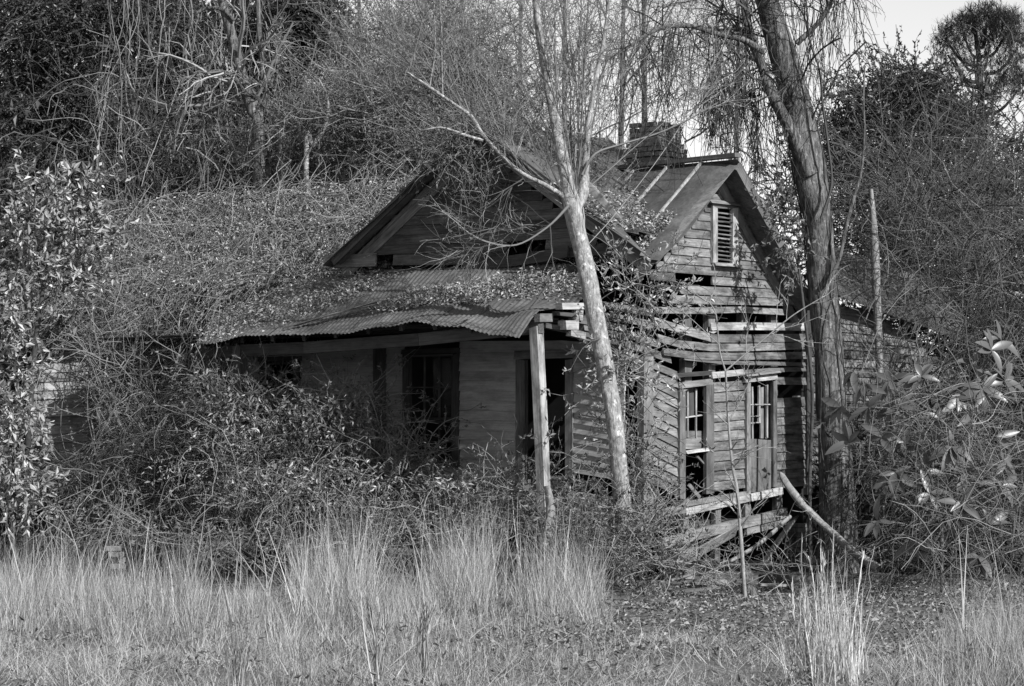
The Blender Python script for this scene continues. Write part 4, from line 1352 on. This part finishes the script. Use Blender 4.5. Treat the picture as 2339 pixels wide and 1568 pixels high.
# hanging vines, upper left
hv = empty('hanging_vines', tuple(gz(W(420, 1200, 48))), 'long pale vines hanging in loops before the dark evergreens', 'vines'); hv['kind'] = 'stuff'
g = Geo()
n = 150
S = np.array([W(rng.uniform(230, 640), rng.uniform(-60, 260), 48.5 + rng.uniform(-1, 1.5)) for _ in range(n)])
hang(g, S, rng.uniform(.8, 3.4, n), rng.uniform(.005, .011, n), 12, .14)
n = 150
S = blob_points([(400, 300, 48.5, 170, 110, 1.2), (330, 180, 48.5, 100, 120, 1.2), (540, 260, 48.5, 90, 90, 1.0), (160, 330, 48.5, 150, 80, 1.0)], n)
P = walk(S, rng.normal(size=(n, 3)), rng.uniform(.8, 2.8, n), 12, .22, .06)
R = taper(rng.uniform(.005, .012, n), 12, .5); tubes(g, P, R, 3)
c, r = grow(P, R, 3, (30, 90), (.2, .8), .7, 4, .25, .1, 0, (.1, 1), .0045); tubes(g, c, r, 3)
for pth in ([(405, 300, 5), (440, 215, 7), (490, 168, 8), (545, 190, 7), (560, 250, 6)], [(290, 170, 5), (310, 215, 5), (350, 235, 6), (420, 262, 5)], [(210, 412, 5), (290, 400, 6), (360, 360, 6), (410, 300, 5)], [(430, 180, 6), (425, 110, 6), (440, 40, 6), (430, -30, 5)], [(475, 260, 6), (510, 320, 6), (570, 350, 7), (640, 380, 5)], [(218, 190, 5), (225, 235, 5), (242, 260, 4)]):
    s_ = stem(pth, 48.0); tubes(g, *s_, sides=5)
print('hanging', g.ntris())
g.build('stems', 'twig', hv)

# tangle over the left end of the porch and the front room
thicket('left_brambles', 'grey bramble tangle smothering the left end of the porch',
        [(330, 780, 43.0, 150, 90, 1.2), (270, 920, 42, 130, 110, 1.2), (400, 1000, 41.5, 130, 130, 1.2), (300, 1100, 41, 180, 110, 1.2), (520, 740, 43.2, 70, 40, .6)],
        1600, (.6, 2.2), 8, .27, .11, (.005, .010), 'twig', .5, 0, (.05, .1), 'leaf_bright', 3, (.2, .6), clear=((100, 205, 825, 1050, 60, .9), (560, 1200, 770, 900, 60, .8)))
# leafy bush before the porch
thicket('porch_bush', 'leafy bush heaped before the porch, small pale leaves',
        [(640, 1050, 39.5, 200, 120, 1.0), (780, 1000, 39.3, 110, 110, .9), (520, 960, 40, 110, 80, .9), (900, 1090, 38.8, 110, 90, .8), (700, 1150, 38.6, 260, 70, .9), (480, 880, 40.5, 60, 50, .5)],
        1450, (.5, 1.5), 7, .27, .13, (.004, .009), 'twig', .7, 5, (.04, .085), 'leaf_mid', 3, (.15, .45), 'bush')
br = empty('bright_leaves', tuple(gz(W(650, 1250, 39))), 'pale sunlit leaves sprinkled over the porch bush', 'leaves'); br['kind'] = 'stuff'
g = Geo(); n = 1900  # paler copy of the bush leaves, sunlight put into their colour
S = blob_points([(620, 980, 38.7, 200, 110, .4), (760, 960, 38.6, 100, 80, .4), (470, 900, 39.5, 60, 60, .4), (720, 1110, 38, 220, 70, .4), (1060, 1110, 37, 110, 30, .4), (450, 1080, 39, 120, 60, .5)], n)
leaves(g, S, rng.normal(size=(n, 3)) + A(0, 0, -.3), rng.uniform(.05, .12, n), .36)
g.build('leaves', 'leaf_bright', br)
thicket('weeds', 'low weeds and brambles at the foot of the post and leaning tree',
        [(1100, 1170, 37.3, 130, 50, .6), (1320, 1210, 36.2, 120, 45, .6), (1430, 1260, 35.6, 100, 45, .5), (1220, 1130, 37, 60, 35, .4), (1450, 1080, 36.6, 25, 130, .3), (1500, 1310, 35, 70, 28, .5)],
        560, (.4, 1.3), 8, .24, .08, (.004, .008), 'twig', .6, 7, (.04, .09), 'leaf_mid', 2, (.15, .4), 'weeds')
thicket('corner_vines', 'leafy vines climbing the sprung corner between the two walls',
        [(1480, 690, 37.3, 30, 70, .2), (1440, 640, 37.2, 60, 30, .2), (1530, 640, 37.6, 26, 30, .2), (1425, 880, 36.6, 30, 120, .2), (1470, 800, 37, 30, 60, .2)],
        120, (.4, 1.3), 8, .24, .06, (.004, .009), 'twig', .3, 6, (.05, .11), 'leaf_bright', 2, (.15, .4))
# brambles at right
thicket('right_brambles', 'wide grey bramble thicket right of the large tree',
        [(2150, 560, 43, 220, 150, 2.0), (2250, 750, 41, 170, 170, 2.0), (2120, 1000, 38.5, 190, 170, 1.3), (2270, 1120, 37.5, 150, 140, 1.3), (2060, 1220, 37, 130, 90, 1.0), (2030, 480, 44, 120, 110, 1.5), (2260, 420, 46, 130, 120, 2.0), (2060, 760, 40, 110, 110, 1.0)],
        1750, (1.0, 3.2), 9, .26, .08, (.005, .010), 'twig_mid', .4, 0, (.05, .1), 'leaf_mid', 3, (.25, .8),
        clear=((1845, 1948, 300, 1300, 41, .93), (1945, 2140, 670, 920, 42.5, .82), (1500, 1850, 300, 1300, 41, .9)))
thicket('far_thicket', 'dark far thicket filling the space behind the lean-to, right side',
        [(2150, 480, 52, 200, 120, 1.5), (2270, 640, 50, 160, 200, 1.5), (2000, 560, 50, 130, 130, 1.2), (2200, 850, 47, 220, 160, 1.5), (2310, 380, 54, 80, 110, 1.5), (1800, 470, 50, 60, 100, 1.2), (2080, 1120, 42, 150, 110, 1.0), (2260, 1180, 41, 170, 110, 1.0), (2340, 980, 43, 90, 180, 1.0)],
        1800, (1.0, 2.8), 8, .25, .03, (.008, .018), 'twig_dark', .3, 6, (.09, .18), 'leaf_dark', 2, (.3, .9))
thicket('left_far_thicket', 'dark far undergrowth between the trunks behind the vine-covered roof',
        [(120, 420, 54, 200, 130, 1.5), (400, 380, 54, 220, 90, 1.5), (700, 360, 54, 160, 90, 1.5), (200, 620, 50, 240, 140, 1.5), (950, 330, 54, 150, 70, 1.2), (40, 800, 48, 120, 160, 1.3), (60, 1080, 46, 160, 150, 1.3), (20, 560, 50, 120, 120, 1.3), (600, 430, 50.5, 170, 50, .8), (800, 420, 50, 130, 45, .8), (430, 440, 50.5, 130, 50, .8)],
        2000, (.8, 2.2), 7, .25, .03, (.008, .018), 'twig_dark', .3, 8, (.08, .16), 'leaf_dark', 1, (.3, .9))
thicket('front_brambles', 'thin arching briars in front of the magnolia at right',
        [(2120, 1010, 34.4, 170, 150, .5), (2270, 1080, 34.2, 130, 160, .5), (2080, 1210, 34.0, 130, 80, .5), (2280, 1250, 33.6, 120, 60, .5)],
        190, (.9, 2.6), 10, .22, .10, (.003, .007), 'twig', .6, 0, (.05, .1), 'leaf_mid', 2, (.2, .6),
        clear=((1500, 1945, 300, 1400, 41, 1.0),))
thicket('wall_foot_twigs', 'thin twigs and weeds rising at the foot of the end wall',
        [(1500, 1200, 36.0, 50, 90, .4), (1560, 1290, 35.5, 70, 50, .4), (1640, 1320, 35.2, 90, 25, .4), (1800, 1300, 36, 60, 40, .4)],
        150, (.4, 1.3), 8, .2, .05, (.003, .006), 'twig_pale', .8, 1, (.03, .07), 'leaf_mid', 2, (.15, .4), 'weeds')
# the same growth goes on beyond both edges of the view
thicket('side_thicket', 'dense dark thicket continuing past the right edge of the yard',
        [(2560, 950, 41, 170, 330, 1.5), (2620, 600, 46, 200, 250, 1.5), (2850, 800, 44, 200, 350, 1.5)], 330, (1.0, 2.6), 6, .25, .04, (.008, .016), 'twig_dark', .4, 26, (.10, .22), 'leaf_dark')
thicket('side_thicket', 'dense dark thicket continuing past the left edge of the yard',
        [(-170, 950, 42, 170, 320, 1.5), (-220, 550, 47, 200, 260, 1.5), (-450, 800, 44, 200, 350, 1.5)], 330, (1.0, 2.6), 6, .25, .04, (.008, .016), 'twig_dark', .4, 26, (.10, .22), 'leaf_dark')
# shrub and vine on the gable end's right rake
leafy('climbing_shrub', 'leafy climber over the right rake of the gable end', 'shrub', 1830, [[(1850, 1100, 8), (1856, 900, 8), (1838, 720, 7), (1822, 600, 6), (1800, 540, 4)]], 39.6,
      [(1768, 495, 39.6, 16, 28, .2), (1795, 550, 39.6, 26, 34, .25), (1790, 595, 39.6, 20, 26, .2), (1815, 620, 39.7, 16, 26, .2)],
      36, 13, (.06, .12), 'leaf_mid', 'twig', (.3, .6), .5)

# ------------------------------------------------------------------ magnolia with big glossy leaves
mg = tree('magnolia', 'magnolia sapling with large glossy leaves among the brambles at right', 'tree', gz(W(2120, 1320, 36.5)))
g = Geo()
whorls = [(1985, 850), (2010, 880), (2020, 930), (2100, 1010), (2210, 1020), (2280, 890), (2160, 1130), (2330, 1050), (2080, 1080), (2230, 1150), (1955, 930), (2070, 870), (2090, 930), (2140, 860), (2260, 830), (2300, 800), (2330, 870), (2050, 1000), (2180, 960), (2250, 950), (2310, 1000), (1975, 1010), (2150, 1080), (2240, 1080), (2325, 1110), (2060, 1130), (2040, 1190), (2300, 1200), (2190, 1180), (2120, 1240), (2270, 1270), (2320, 780), (2230, 900)]
ms = stem(to_ground([(2150, 1200, 8), (2118, 1080, 7), (2135, 970, 6), (2110, 870, 4)], 35.4), 35.4)
rough_tube(g, *ms, sides=7)
BIG = []
nv = 9
tt_ = np.linspace(0, 1, nv)
for k in range(3):
    wv = np.sin(np.pi * tt_ ** .9) ** .8 * (.15 + .015 * k)
    cz = -.22 * tt_ ** 2 * (.5 + .6 * k)
    Vb = []
    for t_, w_, c_ in zip(tt_, wv, cz):
        Vb += [(t_, -w_, c_ + w_ * .35), (t_, 0, c_), (t_, w_, c_ + w_ * .35)]
    Qb = []
    for i in range(nv - 1):
        a = 3 * i
        Qb += [(a, a + 3, a + 4, a + 1), (a + 1, a + 4, a + 5, a + 2)]
    me = mesh('magnolia_leaf', Vb, Qb, smooth=True); me.materials.append(M['leaf_big']); BIG.append(me)
for (x, y) in whorls:
    x -= 35
    Yw = 34.6 + rng.uniform(-.7, .6)
    c = W(x, y, Yw)
    j = int(rng.integers(5, ms[0].shape[1]))
    j = int(np.argmin(np.abs(ms[0][0, :, 2] - (c[2] - .35))))
    s0 = ms[0][0, j]
    tubes(g, catmull([s0, (s0 + c) / 2 + A(0, 0, .12), c], 4)[None], np.linspace(.014, .007, 9)[None], 4)
    ax = nrm(c - s0 + A(0, -.25, .35))
    for q in range(int(rng.integers(5, 9))):
        sd = nrm(np.cross(ax, rng.normal(size=3)))
        d = nrm(sd + ax * rng.uniform(-.2, .9) + A(0, 0, -.35))
        up_ = nrm(ax - d * np.dot(ax, d) + rng.normal(size=3) * .25)
        s_ = np.cross(up_, d); s_ = nrm(s_); up_ = np.cross(d, s_)
        L = rng.uniform(.20, .36)
        m4 = Matrix(((d[0] * L, s_[0] * L, up_[0] * L, c[0]), (d[1] * L, s_[1] * L, up_[1] * L, c[1]), (d[2] * L, s_[2] * L, up_[2] * L, c[2]), (0, 0, 0, 1)))
        link('leaf', BIG[int(rng.integers(3))], None, mg, m4)
g.build('trunk', 'bark_grey', mg, True)

# ------------------------------------------------------------------ sapling before the end wall
sp = tree('thin_sapling', 'thin pale lichen-spotted sapling standing before the fallen timbers', 'sapling', gz(W(1702, 1376, 33.5)))
g = Geo()
a1 = stem(to_ground([(1703, 1372, 11), (1692, 1220, 9.5), (1684, 1120, 8), (1673, 1060, 6.5), (1664, 960, 5.5), (1658, 848, 5)], 33.5), 33.5)
rough_tube(g, *a1, sides=7, amp=.08)
a2 = stem([(1658, 850, 4.5), (1644, 800, 4), (1636, 720, 3.5), (1620, 690, 3)], 33.5)
a3 = stem([(1658, 848, 4.5), (1696, 815, 4), (1735, 784, 3.8), (1810, 722, 3.2), (1878, 680, 2.4)], 33.5)
a4 = stem([(1665, 960, 4), (1690, 920, 3.5), (1712, 870, 3)], 33.5)
for s_ in (a2, a3, a4): tubes(g, *s_, sides=5)
for s_, n in ((a1, 16), (a2, 6), (a3, 9), (a4, 5)):
    c, r = grow(s_[0], s_[1], n, (30, 70), (.3, 1.1), .6, 8, .14, 0, .2, (.3, 1), .006); tubes(g, c, np.minimum(r, .009), 4)
    c2, r2 = grow(c, r, 3, (25, 60), (.15, .4), .6, 5, .15, 0, 0, (.3, 1), .0045); tubes(g, c2, np.minimum(r2, .006), 3)
g.build('stem', 'bark_dead', sp, True)
# ------------------------------------------------------------------ fallen timbers before the end wall, each a thing of its own
def loose(name, label, cat, p0, p1, w, h, mat='wood', up=ZUP, segs=1, bow=0.0):
    p0, p1 = np.asarray(p0), np.asarray(p1)
    return beam(None, p0, p1, w, h, name, mat, up=up, segs=segs, bow=bow, label=label, cat=cat)
EWo = lambda x, y, off: EW.im(x, y, off)
loose('fallen_plank', 'wide plank sloping down from the sill to the ground', 'plank', EWo(1541, 1294, .45), EWo(1682, 1212, .16), .03, .17, 'wood', up=nrm(ZUP + n_e * .4))
loose('fallen_plank', 'plank leaning on end below the right end of the sill', 'plank', EWo(1733, 1302, .42), EWo(1816, 1182, .14), .03, .13, 'wood', up=nrm(ZUP * .4 + n_e))
def log(name, label, path, Y, dY, mat, cat):
    st = stem(path, Y, dY)
    t = tree(name, label, cat, st[0][0, 0])
    g = Geo(); rough_tube(g, *st, sides=10, amp=.15)
    g.build('wood', mat, t, True)
    return t
log('bent_pole', 'long thin bent pole resting from the ground up to the sill', [(1534, 1326, 7), (1600, 1306, 8), (1668, 1282, 10), (1738, 1240, 10), (1806, 1180, 8)], 36.8, [0, .1, .3, .7, 1.2], 'bark_dead', 'pole')
log('leaning_log', 'broken dead log leaning to the right below the window', [(1782, 1079, 5), (1789, 1092, 13), (1824, 1141, 17), (1862, 1182, 17), (1902, 1218, 17), (1950, 1260, 18), (2006, 1302, 20)], 37.6, [0, 0, -.1, -.2, -.4, -.6, -.9], 'bark_dead', 'log')
loose('ground_beam', 'squared timber lying on the leaves below the wall', 'timber', W(1736, 1324, 36.6), W(1880, 1322, 36.9), .14, .14, 'wood_dark')
loose('ground_plank', 'narrow pale board lying flat in front of the squared timber', 'plank', W(1735, 1336, 35.9), W(1794, 1337, 35.9), .12, .03, 'wood_pale')
loose('ground_plank', 'grey board half buried in leaves left of the sapling', 'plank', W(1560, 1352, 34.8), W(1640, 1342, 35.0), .12, .03, 'wood')
def stone(name, label, c, r, seed, mat='stone'):
    rs = np.random.default_rng(seed)
    u, v = np.meshgrid(np.linspace(0, 2 * np.pi, 11)[:-1], np.linspace(.15, np.pi - .15, 7))
    V = np.stack([np.cos(u) * np.sin(v), np.sin(u) * np.sin(v), np.cos(v)], -1)
    V = V * (1 + rs.normal(0, .11, V.shape[:2]))[..., None] * np.array(r)
    i = np.arange(70).reshape(7, 10)
    Q = np.stack([i[:-1], np.roll(i[:-1], -1, 1), np.roll(i[1:], -1, 1), i[1:]], -1).reshape(-1, 4)
    V = V.reshape(-1, 3)
    Vt = np.vstack([V, [[0, 0, r[2]], [0, 0, -r[2]]]])
    T = [(70, k, (k + 1) % 10) for k in range(10)] + [(71, 60 + (k + 1) % 10, 60 + k) for k in range(10)]
    return link(name, mesh(name, Vt, Q, T), mat, None, Matrix.Translation(Vector(c)), label, 'stone')
stone('field_stone', 'pale flat stone under the sloping plank', W(1622, 1287, 36.8), (.12, .10, .05), 3)
stone('field_stone', 'rounded stone on the leaves left of the sapling foot', W(1642, 1334, 35.6), (.16, .12, .06), 5)
b0 = empty('brick_heap', tuple(gz(W(262, 1240, 37.5))), 'small heap of old bricks in the grass at left', 'bricks')
for k in range(7):
    q = W(262 + rng.uniform(-14, 14), 1222, 37.5)
    m4 = Matrix.Translation(Vector((q[0], 37.5 + rng.uniform(-.1, .1), GZ + .04 + .08 * k))) @ Matrix.Rotation(rng.uniform(-.3, .3), 4, 'Z')
    link('brick', BRICK, None, b0, m4)
# stump at the foot of the front post
log('pale_stump', 'short pale crooked stump at the foot of the porch post', [(1232, 1300, 20), (1240, 1262, 20), (1254, 1215, 22), (1258, 1160, 19), (1250, 1110, 15)], 35.9, None, 'bark_dead', 'stump')
log('root_stump', 'rotten root stump on the leaves beside the sapling', [(1712, 1360, 46), (1710, 1335, 34), (1706, 1312, 28), (1700, 1296, 14)], 35.2, None, 'bark_grey', 'stump')

# ------------------------------------------------------------------ fallen leaves
ll = Geo()
n = 15000
S = np.array([[0, 0, 0]]); S = np.stack([rng.uniform(-.5, 8.5, n), rng.uniform(25, 37.5, n), np.zeros(n)], -1)
S[:, 0] = S[:, 0] * S[:, 1] / 34
S[:, 2] = ground_z(S[:, 0], S[:, 1]) + rng.uniform(.01, .06, n)
D = rng.normal(size=(n, 3)) * A(1, 1, .35)
leaves(ll, S, D, rng.uniform(.04, .09, n), .6, .3, N=rng.normal(size=(n, 3)) * .45 + ZUP)
ll.build('ground_leaves', 'leaf_ground', kind='stuff', label='dry fallen leaves covering the ground before the end wall', cat='leaves')
rl = Geo()
# porch roof litter
def on_porch(n, a, b):
    return np.array([porch_pt(x, y, False) for x, y in zip(rng.uniform(a[0], a[1], n), rng.uniform(b[0], b[1], n))])
def drift(n, pts, half):
    """leaves lying in a drift: pts are (a, b, half width in b)"""
    t = rng.uniform(0, 1, n) * (len(pts) - 1)
    P = np.array(pts); i = np.clip(t.astype(int), 0, len(pts) - 2); w = (t - i)[:, None]
    c = P[i] * (1 - w) + P[i + 1] * w
    a = np.clip(c[:, 0] + rng.normal(0, .02, n), 0, 1); b = np.clip(c[:, 1] + np.clip(rng.normal(0, .55, n), -1.3, 1.3) * c[:, 2], .02, .98)
    return np.array([porch_pt(x, y, False) for x, y in zip(a, b)])
for (n, pts) in ((4600, [(.02, .80, .14), (.12, .72, .16), (.24, .62, .14), (.36, .52, .10), (.46, .40, .06)]), (1100, [(.20, .50, .06), (.32, .40, .05), (.44, .28, .03)]),
                 (4800, [(.56, .86, .10), (.66, .72, .22), (.78, .56, .34), (.90, .45, .42), (1.0, .45, .42)])):
    S = drift(n, pts, 0) + A(0, 0, .03)
    S = S + rng.normal(size=S.shape) * .03
    leaves(rl, S, rng.normal(size=(n, 3)) * A(1, 1, .5), rng.uniform(.035, .08, n), .5, .3, N=rng.normal(size=(n, 3)) * .6 + ZUP)
# right slope of the front gable and the valley
n = 10500
aa = rng.uniform(.42, 1.0, n); bb = rng.uniform(0, .95, n)
fs = slope_sheet(RO, 0, 1)
S = np.array([fs(x, y) for x, y in zip(aa, bb)]) + A(0, 0, .03)
keep = (rng.uniform(0, 1, n) < np.clip((aa - .35) * 2.0, 0, 1)) & ((S - C0) @ e_u > .07); S = S[keep]; n = len(S)
leaves(rl, S + rng.normal(size=S.shape) * .02, rng.normal(size=(n, 3)) * A(1, 1, .5), rng.uniform(.035, .08, n), .5, .3, N=rng.normal(size=(n, 3)) * .6 + ZUP)
n = 2200
S = on_roof(n, -.1, 1.6, 0, .45, (.06, .12))
leaves(rl, S, rng.normal(size=(n, 3)) * A(1, 1, .5), rng.uniform(.035, .08, n), .5, .3, N=rng.normal(size=(n, 3)) * .6 + ZUP)
rl.build('roof_leaves', 'leaf_dry', kind='stuff', label='drifts of dry leaves lying on the porch and gable roofs', cat='leaves')

# ------------------------------------------------------------------ dry grass
def in_view(n, y0, y1, x0=-60, x1=2400, pw=1.0):
    """ground points inside the view: y0..y1 picture rows of the ground"""
    py = y0 + (y1 - y0) * rng.uniform(0, 1, n) ** pw
    Y = (EYE - GZ) * FPX / (py - HY)
    X = (rng.uniform(x0, x1, n) - CX) * Y / FPX
    return np.stack([X, Y, ground_z(X, Y) - .01], -1)

g = Geo()
n = 66000
S = in_view(n, 1345, 1680)
px = S[:, 0] / S[:, 1] * FPX + CX; py = HY + (EYE - GZ) * FPX / S[:, 1]
dens = np.where((px > 1380) & (px < 2150) & (py < 1470), .10, 1.0)
pat = np.sin(S[:, 0] * 2.1 + 1.0) * np.sin(S[:, 1] * 1.1 + S[:, 0] * .7) + .6 * np.sin(S[:, 0] * 5.3 + 2) * np.sin(S[:, 1] * 2.9)
dens = dens * np.clip(.85 + .45 * pat, .12, 1)
S = S[rng.uniform(0, 1, n) < dens]; n = len(S)
nz = np.sin(S[:, 0] * 1.7 + 2) * np.cos(S[:, 1] * .8 + 1) + .5 * np.sin(S[:, 0] * 4.1 + S[:, 1] * 2.3)
Lh = rng.uniform(.07, .26, n) * (1 + .35 * nz)
D = np.stack([rng.normal(0, .5, n), rng.normal(0, .5, n), np.ones(n)], -1)
blades(g, S, D, np.abs(Lh) + .05, rng.uniform(.004, .009, n), 3, rng.uniform(.3, 2.4, n))
for (xa, xb) in ((-520, -50), (2390, 2860)):
    n = 5500
    S = in_view(n, 1340, 1620, xa, xb)
    blades(g, S, np.stack([rng.normal(0, .4, n), rng.normal(0, .4, n), np.ones(n)], -1), rng.uniform(.2, .7, n), rng.uniform(.006, .012, n), 3, rng.uniform(.2, 1.5, n))
n = 5000                                               # bent and flattened stalks
S = in_view(n, 1380, 1680); S[:, 2] += rng.uniform(.02, .16, n)
px = S[:, 0] / S[:, 1] * FPX + CX; py = HY + (EYE - GZ) * FPX / S[:, 1]
S = S[~((px > 1380) & (px < 2150) & (py < 1460))]; n = len(S)
az = rng.normal(.6, .9, n)
D = np.stack([np.cos(az), np.sin(az), rng.normal(.1, .22, n)], -1)
blades(g, S, D, rng.uniform(.25, .7, n), rng.uniform(.005, .012, n), 4, rng.uniform(0, .8, n))
n = 2600                                               # small weeds
S = in_view(n, 1360, 1650); S[:, 2] += rng.uniform(.02, .25, n)
pt_ = np.sin(S[:, 0] * 1.9 + .5) * np.sin(S[:, 1] * 1.4 + 1)
S = S[pt_ > .25]
print('short grass', g.ntris())
g.build('dry_grass', 'grass', kind='stuff', label='short matted dry grass in the foreground', cat='grass')
gw = Geo()
c = np.repeat(S, 5, 0) + rng.normal(size=(len(S) * 5, 3)) * A(.06, .06, .04)
leaves(gw, c, rng.normal(size=c.shape) + A(0, 0, .3), rng.uniform(.03, .09, len(c)), .35)
gw.build('low_weeds', 'leaf_mid', kind='stuff', label='patches of small dark weeds among the foreground grass', cat='weeds')

def sedge(g, centres, nb, H, spread, w=(.004, .008), lean=.10):
    c = np.repeat(centres, nb, 0); n = len(c)
    off = rng.normal(size=(n, 2)) * spread
    S = c.copy(); S[:, :2] += off; S[:, 2] = ground_z(S[:, 0], S[:, 1])
    hh = np.repeat(rng.uniform(H[0], H[1], len(centres)), nb) * rng.uniform(.25, 1.05, n)
    cl = np.repeat(rng.normal(size=(len(centres), 2)) * .10, nb, 0)
    D = np.concatenate([off / spread * lean * .6 + cl + rng.normal(size=(n, 2)) * lean, np.ones((n, 1))], 1)
    blades(g, S, D, hh, rng.uniform(w[0], w[1], n), 4, rng.uniform(0, 1.0, n) ** 2)
    return S, D, hh
g = Geo()
cs = [in_view(80, 1350, 1470, -40, 300), in_view(24, 1380, 1480, 325, 440), in_view(44, 1370, 1450, 700, 850), in_view(35, 1400, 1500, 480, 700), in_view(42, 1350, 1430, 985, 1120), in_view(46, 1350, 1450, 1190, 1370), in_view(110, 1400, 1580, -40, 1400), in_view(30, 1380, 1460, 860, 980), in_view(40, 1470, 1640, 2120, 2400), in_view(45, 1470, 1600, 2180, 2400)]
for k, c in enumerate(cs):
    hr = [(.5, 1.15), (.5, 1.2), (.7, 1.4), (.25, .6), (.7, 1.45), (.5, 1.3), (.2, .42), (.4, .8), (.3, .6), (.4, .8)][k]
    sedge(g, c, 50, hr, .085, lean=.15)
st_ = np.concatenate([in_view(70, 1340, 1440, -30, 420), in_view(60, 1340, 1430, 680, 880), in_view(70, 1335, 1430, 960, 1390), in_view(30, 1350, 1500, 420, 700), in_view(14, 1480, 1600, 2150, 2390)])
n = len(st_)
blades(g, st_, rng.normal(size=(n, 3)) * A(.16, .16, 0) + ZUP, rng.uniform(.7, 1.45, n), rng.uniform(.012, .022, n), 5, rng.uniform(0, .6, n))
print('tall grass', g.ntris())
g.build('tall_grass', 'grass_tall', kind='stuff', label='tall dry broom sedge standing along the front of the yard', cat='grass')
thicket('low_brambles', 'low grey brambles between the tall grass and the porch bush',
        [(560, 1260, 37.5, 170, 50, .6), (250, 1230, 38.5, 170, 50, .6), (860, 1240, 37, 140, 45, .5), (1090, 1240, 36.5, 100, 40, .5)],
        420, (.4, 1.4), 7, .26, .10, (.004, .008), 'twig', .6, 4, (.04, .09), 'leaf_mid', 2, (.15, .4), 'brambles')
# single tufts that stand out
def clump(label, px, ybase, H, nb, spread, mat='grass_tall'):
    Y = (EYE - GZ) * FPX / (ybase - HY)
    c = np.array([(px - CX) * Y / FPX, Y, 0.0]); c[2] = ground_z(c[0], c[1])
    t = empty('grass_tuft', tuple(c), label, 'grass tuft', 'tall tufts standing out from the grass')
    g = Geo(); sedge(g, c[None] + rng.normal(size=(6, 3)) * A(spread, spread, 0), nb, (H * .75, H), spread * .5, (.006, .012), .06)
    S = c[None] + rng.normal(size=(9, 3)) * A(spread, spread, 0)
    P = walk(S, np.tile(A(0, 0, 1.), (9, 1)) + rng.normal(size=(9, 3)) * .06, rng.uniform(.8, 1.05, 9) * H, 8, .05)
    tubes(g, P, taper(np.full(9, .008), 8, .5), 4)
    leaf_spray(g, P, 22, (.05, .12), .06, .10, (.45, 1))
    g.build('blades', mat, t)
M['straw'] = mat_leaf('bright_straw', 0.18, 0.66, 0.7, 0.2, 0.15)
clump('bright tall straw tuft at lower right before the fallen timbers', 1888, 1585, 1.22, 75, .12, 'straw')
clump('narrow straw tuft just left of the bright tall one', 1838, 1590, .85, 18, .06, 'straw')
clump('pale bent straw stalks at bottom centre', 862, 1585, .80, 3, .035, 'grass_tall')
clump('thin straw stalks at bottom centre, right of the bent ones', 964, 1560, .72, 3, .025, 'grass_tall')
clump('short straw tuft at the bottom edge, left of centre', 545, 1620, .45, 4, .04, 'grass_tall')
